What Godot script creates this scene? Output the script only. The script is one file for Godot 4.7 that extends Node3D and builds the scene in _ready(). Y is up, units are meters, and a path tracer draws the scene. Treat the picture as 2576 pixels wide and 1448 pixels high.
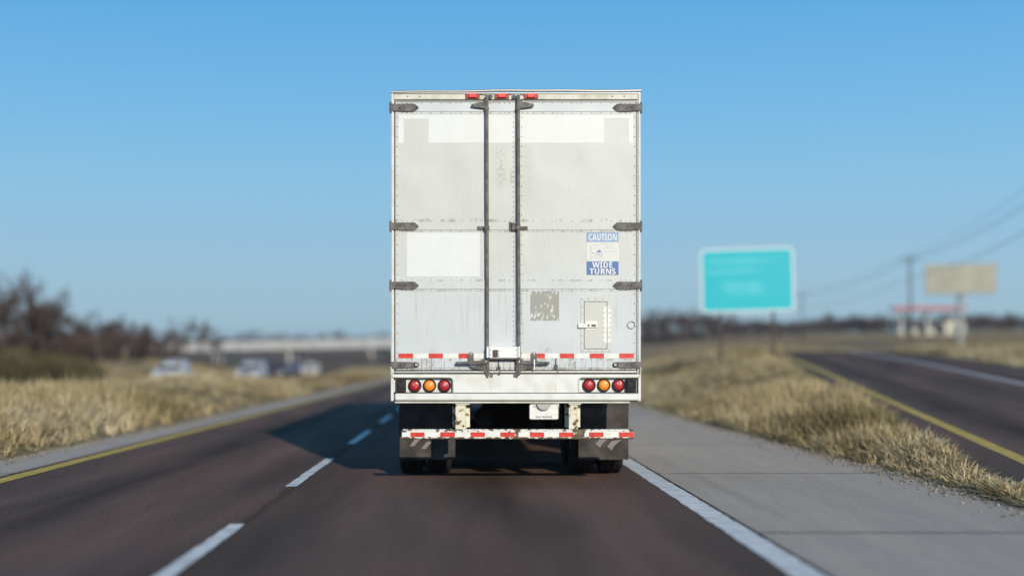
extends Node3D

const FOCAL := 3381.0      # lens length in pixels of a 2575 wide picture
const REAR := 14.0         # metres from the lens to the trailer's doors
const EYE := 1.3
const TRAILER_X := 0.505
const PX := 308.9          # pixels of the 3294 wide picture per metre at the doors

var M := {}
var rng := RandomNumberGenerator.new()
var bumps := FastNoiseLite.new()
var patches := FastNoiseLite.new()


# ---------------------------------------------------------------- mesh building
class Shape:
	var v := PackedVector3Array()
	var n := PackedVector3Array()
	var t := PackedVector2Array()
	var t2 := PackedVector2Array()
	var c := PackedColorArray()
	var tint := Color.WHITE
	var tinted := false
	var us := Vector2.ONE
	var uo := Vector2.ZERO

	func put(p: Vector3, q: Vector3):
		v.append(p); n.append(q); t.append(Vector2(p.x * us.x + uo.x, p.y * us.y + uo.y)); c.append(tint)

	func tri(a: Vector3, b: Vector3, d: Vector3, na: Vector3, nb: Vector3, nd: Vector3):
		if (b - a).cross(d - a).dot(na + nb + nd) > 0.0:
			put(a, na); put(d, nd); put(b, nb)
		else:
			put(a, na); put(b, nb); put(d, nd)

	func face(p: Array, out: Vector3):
		var q: Vector3 = (p[1] - p[0]).cross(p[2] - p[0])
		if q.length_squared() < 1e-16 and p.size() > 3:
			q = (p[2] - p[0]).cross(p[3] - p[0])
		q = q.normalized()
		if q.dot(out) < 0.0:
			q = -q
		for i in range(1, p.size() - 1):
			tri(p[0], p[i], p[i + 1], q, q, q)

	func quad_n(a: Vector3, b: Vector3, d: Vector3, e: Vector3, na: Vector3, nb: Vector3, nd: Vector3, ne: Vector3):
		tri(a, b, d, na, nb, nd)
		tri(a, d, e, na, nd, ne)

	func box(m: Vector3, s: Vector3, bevel := 0.0, basis := Basis()):
		var h := s / 2.0
		var b := minf(bevel, minf(h.x, minf(h.y, h.z)) * 0.9)
		for ax in 3:
			for sg in [-1.0, 1.0]:
				var out := Vector3.ZERO
				out[ax] = sg
				var a1 := (ax + 1) % 3
				var a2 := (ax + 2) % 3
				var p := []
				for k in [[-1, -1], [1, -1], [1, 1], [-1, 1]]:
					var q := Vector3.ZERO
					q[ax] = sg * h[ax]; q[a1] = k[0] * (h[a1] - b); q[a2] = k[1] * (h[a2] - b)
					p.append(m + basis * q)
				face(p, basis * out)
				if b > 0.0:
					for s2 in [-1.0, 1.0]:
						var q0 := Vector3.ZERO
						q0[ax] = sg * h[ax]; q0[a1] = s2 * (h[a1] - b)
						var q1 := Vector3.ZERO
						q1[ax] = sg * (h[ax] - b); q1[a1] = s2 * h[a1]
						var e := Vector3.ZERO
						e[a2] = h[a2] - b
						var o2 := Vector3.ZERO
						o2[ax] = sg; o2[a1] = s2
						face([m + basis * (q0 - e), m + basis * (q0 + e), m + basis * (q1 + e), m + basis * (q1 - e)], basis * o2)
		if b > 0.0:
			for sx in [-1.0, 1.0]:
				for sy in [-1.0, 1.0]:
					for sz in [-1.0, 1.0]:
						face([m + basis * Vector3(sx * h.x, sy * (h.y - b), sz * (h.z - b)), m + basis * Vector3(sx * (h.x - b), sy * h.y, sz * (h.z - b)), m + basis * Vector3(sx * (h.x - b), sy * (h.y - b), sz * h.z)], basis * Vector3(sx, sy, sz))

	func prism(poly: PackedVector2Array, z0: float, z1: float, x := Transform3D()):
		var idx := Geometry2D.triangulate_polygon(poly)
		for i in range(0, idx.size(), 3):
			for z in [z0, z1]:
				var p := []
				for k in 3:
					p.append(x * Vector3(poly[idx[i + k]].x, poly[idx[i + k]].y, z))
				face(p, x.basis * Vector3(0, 0, 1 if z == maxf(z0, z1) else -1))
		var ccw := not Geometry2D.is_polygon_clockwise(poly)
		for i in poly.size():
			var a := poly[i]
			var b := poly[(i + 1) % poly.size()]
			var o := Vector2(b.y - a.y, a.x - b.x)
			if not ccw:
				o = -o
			if Geometry2D.is_point_in_polygon((a + b) / 2.0 + o.normalized() * 1e-4, poly):
				o = -o
			face([x * Vector3(a.x, a.y, z0), x * Vector3(b.x, b.y, z0), x * Vector3(b.x, b.y, z1), x * Vector3(a.x, a.y, z1)], x.basis * Vector3(o.x, o.y, 0))

	func tube(path: Array, r: float, sides := 8, r1 := -1.0, closed := false, caps := true):
		var k := path.size()
		var rings := []
		var normals := []
		var last := Vector3.ZERO
		for i in k:
			var d: Vector3
			if closed:
				d = path[(i + 1) % k] - path[(i + k - 1) % k]
			else:
				d = path[mini(i + 1, k - 1)] - path[maxi(i - 1, 0)]
			d = d.normalized()
			var side: Vector3
			if i == 0:
				side = d.cross(Vector3.UP if absf(d.y) < 0.9 else Vector3.RIGHT).normalized()
			else:
				side = (last - d * last.dot(d)).normalized()
			last = side
			var up := side.cross(d)
			var rr := r if r1 < 0.0 else lerpf(r, r1, float(i) / maxf(1.0, k - 1))
			var ring := []
			var nn := []
			for j in sides:
				var a := TAU * j / sides
				var q := side * cos(a) + up * sin(a)
				ring.append(path[i] + q * rr)
				nn.append(q)
			rings.append(ring)
			normals.append(nn)
		for i in (k if closed else k - 1):
			var i2 := (i + 1) % k
			for j in sides:
				var j2 := (j + 1) % sides
				quad_n(rings[i][j], rings[i][j2], rings[i2][j2], rings[i2][j], normals[i][j], normals[i][j2], normals[i2][j2], normals[i2][j])
		if caps and not closed:
			face(rings[0], path[0] - path[1])
			face(rings[k - 1], path[k - 1] - path[k - 2])

	func lathe(profile: Array, at: Vector3, axis: Vector3, sides := 20, smooth := false):
		var w := axis.normalized()
		var s := w.cross(Vector3.UP if absf(w.y) < 0.9 else Vector3.RIGHT).normalized()
		var u := w.cross(s)
		for i in profile.size() - 1:
			var a: Vector2 = profile[i]
			var b: Vector2 = profile[i + 1]
			var e := b - a
			var flat := Vector2(e.y, -e.x).normalized()
			var n0 := flat
			var n1 := flat
			if smooth:
				if i > 0:
					var e0: Vector2 = a - profile[i - 1]
					n0 = (flat + Vector2(e0.y, -e0.x).normalized()).normalized()
				if i < profile.size() - 2:
					var e1: Vector2 = profile[i + 2] - b
					n1 = (flat + Vector2(e1.y, -e1.x).normalized()).normalized()
			for j in sides:
				var q := []
				for k in 2:
					var an := TAU * (j + k) / sides
					q.append(s * cos(an) + u * sin(an))
				var f0: Vector3 = q[0] * n0.x + w * n0.y
				var f1: Vector3 = q[1] * n0.x + w * n0.y
				var g0: Vector3 = q[0] * n1.x + w * n1.y
				var g1: Vector3 = q[1] * n1.x + w * n1.y
				var pa: Vector3 = at + q[0] * a.x + w * a.y
				var pb: Vector3 = at + q[1] * a.x + w * a.y
				var pc: Vector3 = at + q[1] * b.x + w * b.y
				var pd: Vector3 = at + q[0] * b.x + w * b.y
				if a.x < 1e-6:
					tri(pa, pc, pd, f0, g1, g0)
				elif b.x < 1e-6:
					tri(pa, pb, pc, f0, f1, g1)
				else:
					quad_n(pa, pb, pc, pd, f0, f1, g1, g0)

	func mesh() -> ArrayMesh:
		var a := []
		a.resize(Mesh.ARRAY_MAX)
		a[Mesh.ARRAY_VERTEX] = v
		a[Mesh.ARRAY_NORMAL] = n
		a[Mesh.ARRAY_TEX_UV] = t
		if t2.size() == v.size():
			a[Mesh.ARRAY_TEX_UV2] = t2
		if tinted:
			a[Mesh.ARRAY_COLOR] = c
		var m := ArrayMesh.new()
		m.add_surface_from_arrays(Mesh.PRIMITIVE_TRIANGLES, a)
		return m


# ---------------------------------------------------------------- nodes
var taken := {}

func numbered(called: String) -> String:
	taken[called] = taken.get(called, -1) + 1
	return called if taken[called] == 0 else "%s_%03d" % [called, taken[called]]

func tag(o: Node, label: String, category := "", group := "", kind := ""):
	if label: o.set_meta("label", label)
	if category: o.set_meta("category", category)
	if group: o.set_meta("group", group)
	if kind: o.set_meta("kind", kind)

func thing(called: String, label: String, category: String, at := Vector3.ZERO, turn := 0.0, group := "") -> Node3D:
	var o := Node3D.new()
	o.name = numbered(called)
	add_child(o, true)
	o.position = at
	o.rotation.y = turn
	tag(o, label, category, group)
	return o

func part(called: String, shape, material: Material, parent: Node = self, label := "") -> MeshInstance3D:
	var o := MeshInstance3D.new()
	o.name = numbered(called) if parent == self else called
	o.mesh = shape.mesh() if shape is Shape else shape
	o.material_override = material
	parent.add_child(o, true)
	if label: o.set_meta("label", label)
	return o

func structure(called: String, shape, material: Material, label := "") -> MeshInstance3D:
	var o := part(called, shape, material)
	tag(o, label, "", "", "structure")
	return o

func copy_of(o: Node3D, at: Vector3, turn: float, size: float, label: String) -> Node3D:
	var c: Node3D = o.duplicate()
	c.name = numbered(str(o.name).trim_suffix("_001"))
	add_child(c, true)
	c.position = at
	c.rotation.y = turn
	c.scale = Vector3.ONE * size
	if label: c.set_meta("label", label)
	return c


# ---------------------------------------------------------------- materials
func paint(r: float, g: float, b: float, rough := 0.6, metal := 0.0) -> StandardMaterial3D:
	var m := StandardMaterial3D.new()
	m.albedo_color = Color(r, g, b).linear_to_srgb()
	m.roughness = rough
	m.metallic = metal
	return m

func speckle(freq: float, a: Color, b: Color, seed_: int, size := 256, octaves := 4, mid := 0.5) -> NoiseTexture2D:
	var f := FastNoiseLite.new()
	f.seed = seed_
	f.frequency = freq
	f.fractal_octaves = octaves
	var t := NoiseTexture2D.new()
	t.width = size; t.height = size
	t.seamless = true
	t.noise = f
	var g := Gradient.new()
	g.set_color(0, a); g.set_color(1, b)
	g.set_offset(0, mid - 0.3); g.set_offset(1, mid + 0.3)
	t.color_ramp = g
	return t

func worn(m: StandardMaterial3D, tex: Texture2D, scale_: float) -> StandardMaterial3D:
	m.albedo_texture = tex
	m.uv1_triplanar = true
	m.uv1_world_triplanar = true
	m.uv1_scale = Vector3.ONE * scale_
	return m

func smooth(a: float, b: float, x: float) -> float:
	var t := clampf((x - a) / (b - a), 0.0, 1.0)
	return t * t * (3.0 - 2.0 * t)


# ---------------------------------------------------------------- lie of the land (z forward)
func cen(z: float) -> float:
	return 0.0 if z < 90.0 else -(z - 90.0) * (z - 90.0) / 1800.0
func main_y(z: float) -> float:
	return smooth(150, 500, z) * 0.6 + smooth(650, 1250, z) * 21.0
func opp_y(z: float) -> float:
	return main_y(z) - 0.3
func ramp_y(z: float) -> float:
	var y := maxf(0.04, -0.4 + 0.032 * z) if z < 50.0 else 1.2 + 1.1 * (1.0 - exp(-(z - 50.0) * 0.029))
	return y + smooth(185, 400, z) * 7.3 + smooth(650, 1250, z) * 12.0
func ramp_x(z: float) -> float:   # bends away to the right once past the gore
	var q := minf(z, 250.0)
	return 0.1745 * q + (0.0 if q < 58.0 else (q - 58.0) * (q - 58.0) / 560.0)
func ramp_l(z: float) -> float:
	return maxf(ramp_x(z) + 3.07, cen(z) + 5.02)
func ramp_r(z: float) -> float:
	return ramp_x(z) + 11.0

const BR_A := Vector2(-168, 600)
const BR_B := Vector2(73, 420)
const BR_YA := 7.9
const BR_YB := 10.1

func ground(x: float, z: float) -> float:
	var c := cen(z)
	var w := bumps.get_noise_2d(x, z)
	var y: float
	var xl := ramp_l(z)
	var xr := ramp_r(z)
	if x < c - 21.0:
		var d := c - 21.0 - x
		y = opp_y(z) + smooth(0, 30, d) * (0.6 + w * 0.9) + smooth(40, 400, d) * 2.0 + smooth(60, 200, d) * w * 2.0 + smooth(4, 20, d) * smooth(98, 135, z) * (1.0 - smooth(240, 330, z)) * 2.1
	elif x < c - 12.2:
		y = opp_y(z)
	elif x < c - 6.05:
		var t := (x - (c - 12.2)) / 6.15
		y = lerpf(opp_y(z), main_y(z), t) + sin(PI * t) * (0.55 * (1.0 - smooth(40, 75, z)) + 0.12 + w * 0.1)
	elif x < c + 5.0:
		y = main_y(z)
	elif x < xl:
		var t := (x - c - 5.0) / (xl - c - 5.0)
		y = lerpf(main_y(z), ramp_y(z), t * t * (3.0 - 2.0 * t)) + sin(PI * t) * minf(1.0, (xl - c - 5.0) * 0.1) * (w * 0.45 + 0.1)
	elif x < xr:
		y = ramp_y(z)
	else:
		var d := x - xr
		y = ramp_y(z) + smooth(0, 25, d) * (0.5 + w * 0.7) + smooth(20, 300, d) * 1.5
	# the banks that carry the crossing road
	var ab := BR_B - BR_A
	var len_ := ab.length()
	var p := Vector2(x, z) - BR_A
	var s := p.dot(ab / len_)
	var off := absf(p.cross(ab / len_))
	if s < 0.0 or s > len_:
		var top := lerpf(BR_YA, BR_YB, s / len_) - 1.1
		if s < 0.0:
			top = maxf(top, 4.5)
		y = maxf(y, top - maxf(0.0, off - 8.0) * 0.5 - (0.0 if s < len_ else maxf(0.0, s - len_ - 60.0) * 0.1))
	return y

func spot(u: float, z: float) -> Vector3:   # where a bearing from the road centre meets the ground at a distance
	var x := (u - 1175.0) / FOCAL * z
	return Vector3(x, ground(x, z), -z)


func _ready():
	# ------------------------------------------------------------ camera
	var near := 0.1
	var cam := Camera3D.new()
	cam.name = "camera"
	add_child(cam)
	var lens := CameraAttributesPhysical.new()
	lens.frustum_focal_length = 100.0
	lens.frustum_near = near
	lens.frustum_far = 6000.0
	lens.frustum_focus_distance = REAR
	lens.exposure_aperture = 0.85
	lens.auto_exposure_enabled = false
	cam.attributes = lens
	cam.projection = Camera3D.PROJECTION_FRUSTUM
	cam.near = near
	cam.far = 6000.0
	cam.size = near * 1448.0 / FOCAL
	cam.frustum_offset = Vector2(112.5, 184.0) * near / FOCAL
	cam.position = Vector3(0, EYE, 0)
	cam.current = true

	# ------------------------------------------------------------ sky, sun, exposure
	var sky_mat := PanoramaSkyMaterial.new()
	sky_mat.panorama = clear_sky()
	var env := Environment.new()
	env.background_mode = Environment.BG_SKY
	env.sky = Sky.new()
	env.sky.sky_material = sky_mat
	env.tonemap_mode = Environment.TONE_MAPPER_LINEAR
	env.tonemap_exposure = 1.03
	env.fog_enabled = true
	env.fog_density = 0.00025
	env.fog_light_color = Color(0.86, 0.90, 0.93)
	env.sdfgi_enabled = true
	env.ssao_enabled = true
	env.ssil_enabled = true
	var we := WorldEnvironment.new()
	we.name = "world_environment"
	we.environment = env
	add_child(we)
	var sun := DirectionalLight3D.new()
	sun.name = "sun"
	sun.light_energy = 1.12
	sun.light_color = Color(1.0, 0.95, 0.86)
	sun.light_angular_distance = 0.5
	sun.shadow_enabled = true
	add_child(sun)
	sun.look_at_from_position(Vector3.ZERO, Vector3(-0.72, -1.0, -2.6))

	rng.seed = 7
	bumps.seed = 3
	bumps.frequency = 0.02
	bumps.fractal_octaves = 3
	patches.seed = 11
	patches.frequency = 0.035
	patches.fractal_octaves = 4
	make_materials()
	make_ground()
	make_roads()
	make_bridge()
	make_trailer()
	make_tractor()
	make_exit_sign()
	make_cars()
	make_roadside()
	make_trees()
	make_grass()


func clear_sky() -> ImageTexture:
	# cloudless air: pale at the horizon, deeper and darker towards the zenith
	var steps := [[0.0, Color(0.365, 0.545, 0.64)], [3.0, Color(0.345, 0.545, 0.675)], [7.6, Color(0.25, 0.53, 0.77)], [11.0, Color(0.175, 0.47, 0.775)], [15.0, Color(0.108, 0.40, 0.745)], [22.0, Color(0.075, 0.315, 0.64)], [35.0, Color(0.055, 0.23, 0.50)], [55.0, Color(0.042, 0.165, 0.39)], [90.0, Color(0.035, 0.135, 0.33)]]
	var im := Image.create(64, 720, false, Image.FORMAT_RGBF)
	for j in 720:
		var e := 90.0 - (j + 0.5) / 4.0
		var c := Color(0.12, 0.105, 0.08)
		if e >= 0.0:
			for k in steps.size() - 1:
				if e >= steps[k][0] and e <= steps[k + 1][0]:
					c = steps[k][1].lerp(steps[k + 1][1], (e - steps[k][0]) / (steps[k + 1][0] - steps[k][0]))
		for i in 64:
			im.set_pixel(i, j, c)
	return ImageTexture.create_from_image(im)


# ---------------------------------------------------------------- surfaces
func make_materials():
	M.white = worn(paint(0.80, 0.81, 0.80, 0.38), speckle(0.012, Color(0.93, 0.925, 0.90), Color.WHITE, 21, 512, 5, 0.34), 0.7)
	M.bright = paint(0.87, 0.87, 0.86, 0.4)
	M.cream = worn(paint(0.68, 0.68, 0.62, 0.5), speckle(0.012, Color(0.87, 0.86, 0.81), Color.WHITE, 22, 512, 5, 0.40), 0.9)
	M.alu = paint(0.52, 0.51, 0.49, 0.38, 0.65)
	M.steel = worn(paint(0.19, 0.18, 0.175, 0.7), speckle(0.02, Color(0.72, 0.70, 0.69), Color.WHITE, 23, 256, 4, 0.45), 1.5)
	M.rod = worn(paint(0.205, 0.19, 0.18, 0.75), speckle(0.02, Color(0.75, 0.71, 0.69), Color.WHITE, 24, 256, 4, 0.45), 1.3)
	M.bolt = paint(0.03, 0.03, 0.03, 0.6)
	M.shiny = paint(0.6, 0.6, 0.6, 0.3, 0.8)
	M.rubber = paint(0.018, 0.017, 0.017, 0.75)
	M.block = worn(paint(0.035, 0.03, 0.03, 0.8), speckle(0.03, Color(0.6, 0.55, 0.55), Color.WHITE, 25, 256), 2.0)
	M.tyre = worn(paint(0.03, 0.028, 0.027, 0.85), speckle(0.02, Color(0.6, 0.58, 0.55), Color.WHITE, 26, 256), 1.0)
	M.flap = worn(paint(0.082, 0.073, 0.073, 0.8), speckle(0.014, Color(0.62, 0.60, 0.58), Color.WHITE, 27, 256, 5), 0.8)
	M.under = worn(paint(0.028, 0.024, 0.022, 0.85), speckle(0.02, Color(0.5, 0.45, 0.4), Color.WHITE, 28, 256), 0.8)
	M.red_lens = paint(0.42, 0.010, 0.016, 0.14)
	M.red_lens.clearcoat_enabled = true
	M.red_lens.heightmap_enabled = true
	M.red_lens.heightmap_texture = speckle(0.09, Color.BLACK, Color.WHITE, 61, 128, 1)
	M.red_lens.uv1_triplanar = true
	M.red_lens.uv1_scale = Vector3.ONE * 9.0
	M.red_lens.heightmap_scale = 0.12
	M.amber_lens = M.red_lens.duplicate()
	M.amber_lens.albedo_color = Color(0.95, 0.27, 0.004).linear_to_srgb()
	M.marker_red = paint(0.85, 0.022, 0.018, 0.2)
	M.marker_red.clearcoat_enabled = true
	M.marker_base = paint(0.30, 0.012, 0.014, 0.35)
	M.tape_red = worn(paint(0.78, 0.045, 0.028, 0.4), speckle(0.03, Color(0.82, 0.74, 0.72), Color.WHITE, 29, 256, 4, 0.4), 2.2)
	M.tape_white = worn(paint(0.86, 0.86, 0.84, 0.4), speckle(0.02, Color(0.93, 0.92, 0.88), Color.WHITE, 30, 256, 4, 0.34), 2.0)
	M.patch = worn(paint(0.765, 0.79, 0.795, 0.45), speckle(0.02, Color(0.985, 0.985, 0.985), Color.WHITE, 31, 256, 4), 0.9)
	M.sticker_white = paint(0.76, 0.78, 0.76, 0.5)
	M.sticker_blue = worn(paint(0.085, 0.19, 0.45, 0.5), speckle(0.02, Color(0.9, 0.93, 0.97), Color.WHITE, 32, 256), 3.0)
	M.sticker_faded = worn(paint(0.31, 0.42, 0.62, 0.5), speckle(0.02, Color(0.85, 0.9, 0.97), Color.WHITE, 33, 256, 4, 0.4), 6.0)
	M.sticker_line = paint(0.30, 0.33, 0.46, 0.5)
	M.sticker_dark = paint(0.16, 0.18, 0.42, 0.5)
	M.ink = paint(0.03, 0.03, 0.03, 0.6)
	M.brass = paint(0.12, 0.10, 0.06, 0.5, 0.3)
	M.glass = paint(0.02, 0.025, 0.03, 0.06)
	M.clear = paint(0.75, 0.76, 0.72, 0.15)
	M.concrete = shoulder_material()
	M.bridge = worn(paint(0.90, 0.87, 0.82, 0.8), speckle(0.008, Color(0.82, 0.80, 0.78), Color.WHITE, 35, 512, 6), 0.05)
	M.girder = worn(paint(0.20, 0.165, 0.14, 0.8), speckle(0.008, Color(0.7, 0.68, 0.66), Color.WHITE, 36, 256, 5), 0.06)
	M.galv = paint(0.36, 0.37, 0.38, 0.45, 0.5)
	M.wood = worn(paint(0.13, 0.10, 0.08, 0.9), speckle(0.02, Color(0.7, 0.66, 0.62), Color.WHITE, 37, 256), 0.6)
	M.line_white = worn(paint(0.78, 0.75, 0.70, 0.7), speckle(0.02, Color(0.86, 0.855, 0.85), Color.WHITE, 38, 512, 5, 0.40), 0.37)
	M.line_yellow = worn(paint(0.66, 0.43, 0.04, 0.7), speckle(0.02, Color(0.84, 0.82, 0.8), Color.WHITE, 39, 512, 5, 0.40), 0.37)
	M.asphalt = asphalt_material()
	M.ramp_asphalt = M.asphalt.duplicate()
	M.rust_bar = rust_material()
	M.rust_post = worn(paint(1, 1, 1, 0.7), rust_ramp(), 1.9)
	M.door = door_material()
	M.torn = torn_material()

func rust_ramp() -> NoiseTexture2D:
	var t: NoiseTexture2D = speckle(0.011, Color.WHITE, Color.WHITE, 41, 512, 6)
	var g := Gradient.new()
	g.offsets = PackedFloat32Array([0.0, 0.27, 0.32, 0.36, 1.0])
	g.colors = PackedColorArray([Color(0.24, 0.18, 0.12), Color(0.36, 0.29, 0.19), Color(0.62, 0.50, 0.30), Color(0.86, 0.84, 0.74), Color(0.92, 0.92, 0.88)])
	t.color_ramp = g
	return t

func asphalt_material() -> StandardMaterial3D:
	# across = one carriageway, along = 40 m; streaks run with the traffic
	var im := Image.create(256, 512, false, Image.FORMAT_RGB8)
	var a := FastNoiseLite.new()
	a.seed = 51; a.frequency = 1.0; a.fractal_octaves = 4
	var b := FastNoiseLite.new()
	b.seed = 52; b.frequency = 1.0; b.fractal_octaves = 3
	var cracks := [[318.0, 0.0, 0.44]]
	for j in 512:
		var an := TAU * j / 512.0
		var cy := cos(an) * 0.8
		var sy := sin(an) * 0.8
		for i in 256:
			var u := i / 256.0
			var s := a.get_noise_3d(u * 16.0, cy, sy)
			var k := b.get_noise_3d(u * 6.0, cy * 1.1, sy * 1.1)
			var wear := 0.0
			for q in [0.10, 0.34, 0.60, 0.86]:
				wear += exp(-pow((u - q) / 0.06, 2.0))
			var oil := 0.0
			for q in [0.225, 0.735]:
				oil += exp(-pow((u - q) / 0.04, 2.0))
			var l := 0.128 * (0.94 + 0.24 * s + 0.30 * k + 0.24 * wear - 0.16 * oil)
			var warm := clampf(0.5 + k * 0.8 + 0.25 * wear, 0.0, 1.0)
			var seal := absf(u - 0.462 - 0.006 * a.get_noise_3d(7.0, cy * 9.0, sy * 9.0))
			if seal < 0.0045: l *= 0.72
			for q in cracks:
				if absf(j - q[0] - 9.0 * a.get_noise_2d(u * 4.0, q[0])) < 0.8 and u > q[1] and u < q[2]: l *= 0.62
			im.set_pixel(i, j, Color(l * lerpf(1.22, 1.48, warm), l * lerpf(0.92, 0.92, warm), l * lerpf(0.74, 0.74, warm)).linear_to_srgb())
	var m := StandardMaterial3D.new()
	m.albedo_texture = ImageTexture.create_from_image(im)
	m.roughness = 0.9
	m.metallic_specular = 0.12
	m.detail_enabled = true
	m.detail_blend_mode = BaseMaterial3D.BLEND_MODE_MUL
	m.detail_uv_layer = BaseMaterial3D.DETAIL_UV_2
	m.detail_albedo = speckle(0.12, Color(0.74, 0.74, 0.74), Color(1, 1, 1), 53, 512, 3)
	return m

func shoulder_material() -> StandardMaterial3D:
	# poured concrete: long faint drag marks, drips of oil, tyre scuffs
	var im := Image.create(192, 768, false, Image.FORMAT_RGB8)
	var a := FastNoiseLite.new()
	a.seed = 57; a.frequency = 1.0; a.fractal_octaves = 4
	for j in 768:
		var an := TAU * j / 768.0
		for i in 192:
			var u := i / 191.0
			var k := a.get_noise_3d(u * 7.0, cos(an) * 1.3, sin(an) * 1.3)
			var f := a.get_noise_3d(u * 22.0, cos(an) * 9.0, sin(an) * 9.0)
			var scuff := exp(-pow((u - 0.16 - 0.05 * cos(an)) / 0.035, 2.0)) * smooth(-0.1, 0.4, k)
			var l := 0.86 * (1.0 + 0.12 * k + 0.07 * f - 0.16 * scuff - 0.14 * smooth(0.9, 1.0, u))
			im.set_pixel(i, j, Color(l, l * (0.985 - 0.02 * k), l * (0.97 - 0.05 * k)).linear_to_srgb())
	var m := StandardMaterial3D.new()
	m.albedo_texture = ImageTexture.create_from_image(im)
	m.roughness = 0.9
	m.metallic_specular = 0.15
	m.detail_enabled = true
	m.detail_blend_mode = BaseMaterial3D.BLEND_MODE_MUL
	m.detail_uv_layer = BaseMaterial3D.DETAIL_UV_2
	m.detail_albedo = speckle(0.10, Color(0.90, 0.895, 0.89), Color(1, 1, 1), 58, 512, 4)
	return m

func rust_material() -> StandardMaterial3D:
	var im := Image.create(1024, 48, false, Image.FORMAT_RGB8)
	var a := FastNoiseLite.new()
	a.seed = 44; a.frequency = 0.03; a.fractal_octaves = 5
	for j in 48:
		var v := j / 47.0
		for i in 1024:
			var u := i / 1023.0
			var s := a.get_noise_2d(i, j * 1.6)
			var edge := smooth(0.66, 1.0, v) * 0.85 + smooth(0.25, 0.0, v) * 0.12
			for q in [[0.235, 0.03, 0.5], [0.50, 0.018, 0.75], [0.765, 0.026, 1.0], [0.02, 0.02, 0.5], [0.99, 0.012, 0.7]]:
				edge += q[2] * exp(-pow((u - q[0]) / q[1], 2.0))
			var r := smooth(0.36, 0.46, s + edge)
			var clean := Color(0.74, 0.75, 0.70)
			var rust := Color(0.17, 0.125, 0.07).lerp(Color(0.10, 0.075, 0.055), clampf(0.5 + s * 2.0, 0, 1))
			im.set_pixel(i, j, clean.lerp(rust, r).linear_to_srgb())
	var m := StandardMaterial3D.new()
	m.albedo_texture = ImageTexture.create_from_image(im)
	m.roughness = 0.7
	return m

func torn_material() -> StandardMaterial3D:
	var im := Image.create(128, 128, false, Image.FORMAT_RGB8)
	var a := FastNoiseLite.new()
	a.seed = 46; a.frequency = 0.035; a.fractal_octaves = 4
	for j in 128:
		for i in 128:
			var s := a.get_noise_2d((i + j * 0.35) * 1.5, j * 0.7)
			var lift := 0.24 * smooth(60, 120, j) * smooth(128, 60, i) + 0.12 * smooth(40, 0, j) + 0.06 * smooth(60, 120, j)
			var k := smooth(0.26, 0.30, s + lift - 0.12)
			im.set_pixel(i, j, Color(0.37, 0.37, 0.34).lerp(Color(0.68, 0.69, 0.66), k).linear_to_srgb())
	var m := StandardMaterial3D.new()
	m.albedo_texture = ImageTexture.create_from_image(im)
	m.roughness = 0.7
	return m

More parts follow.
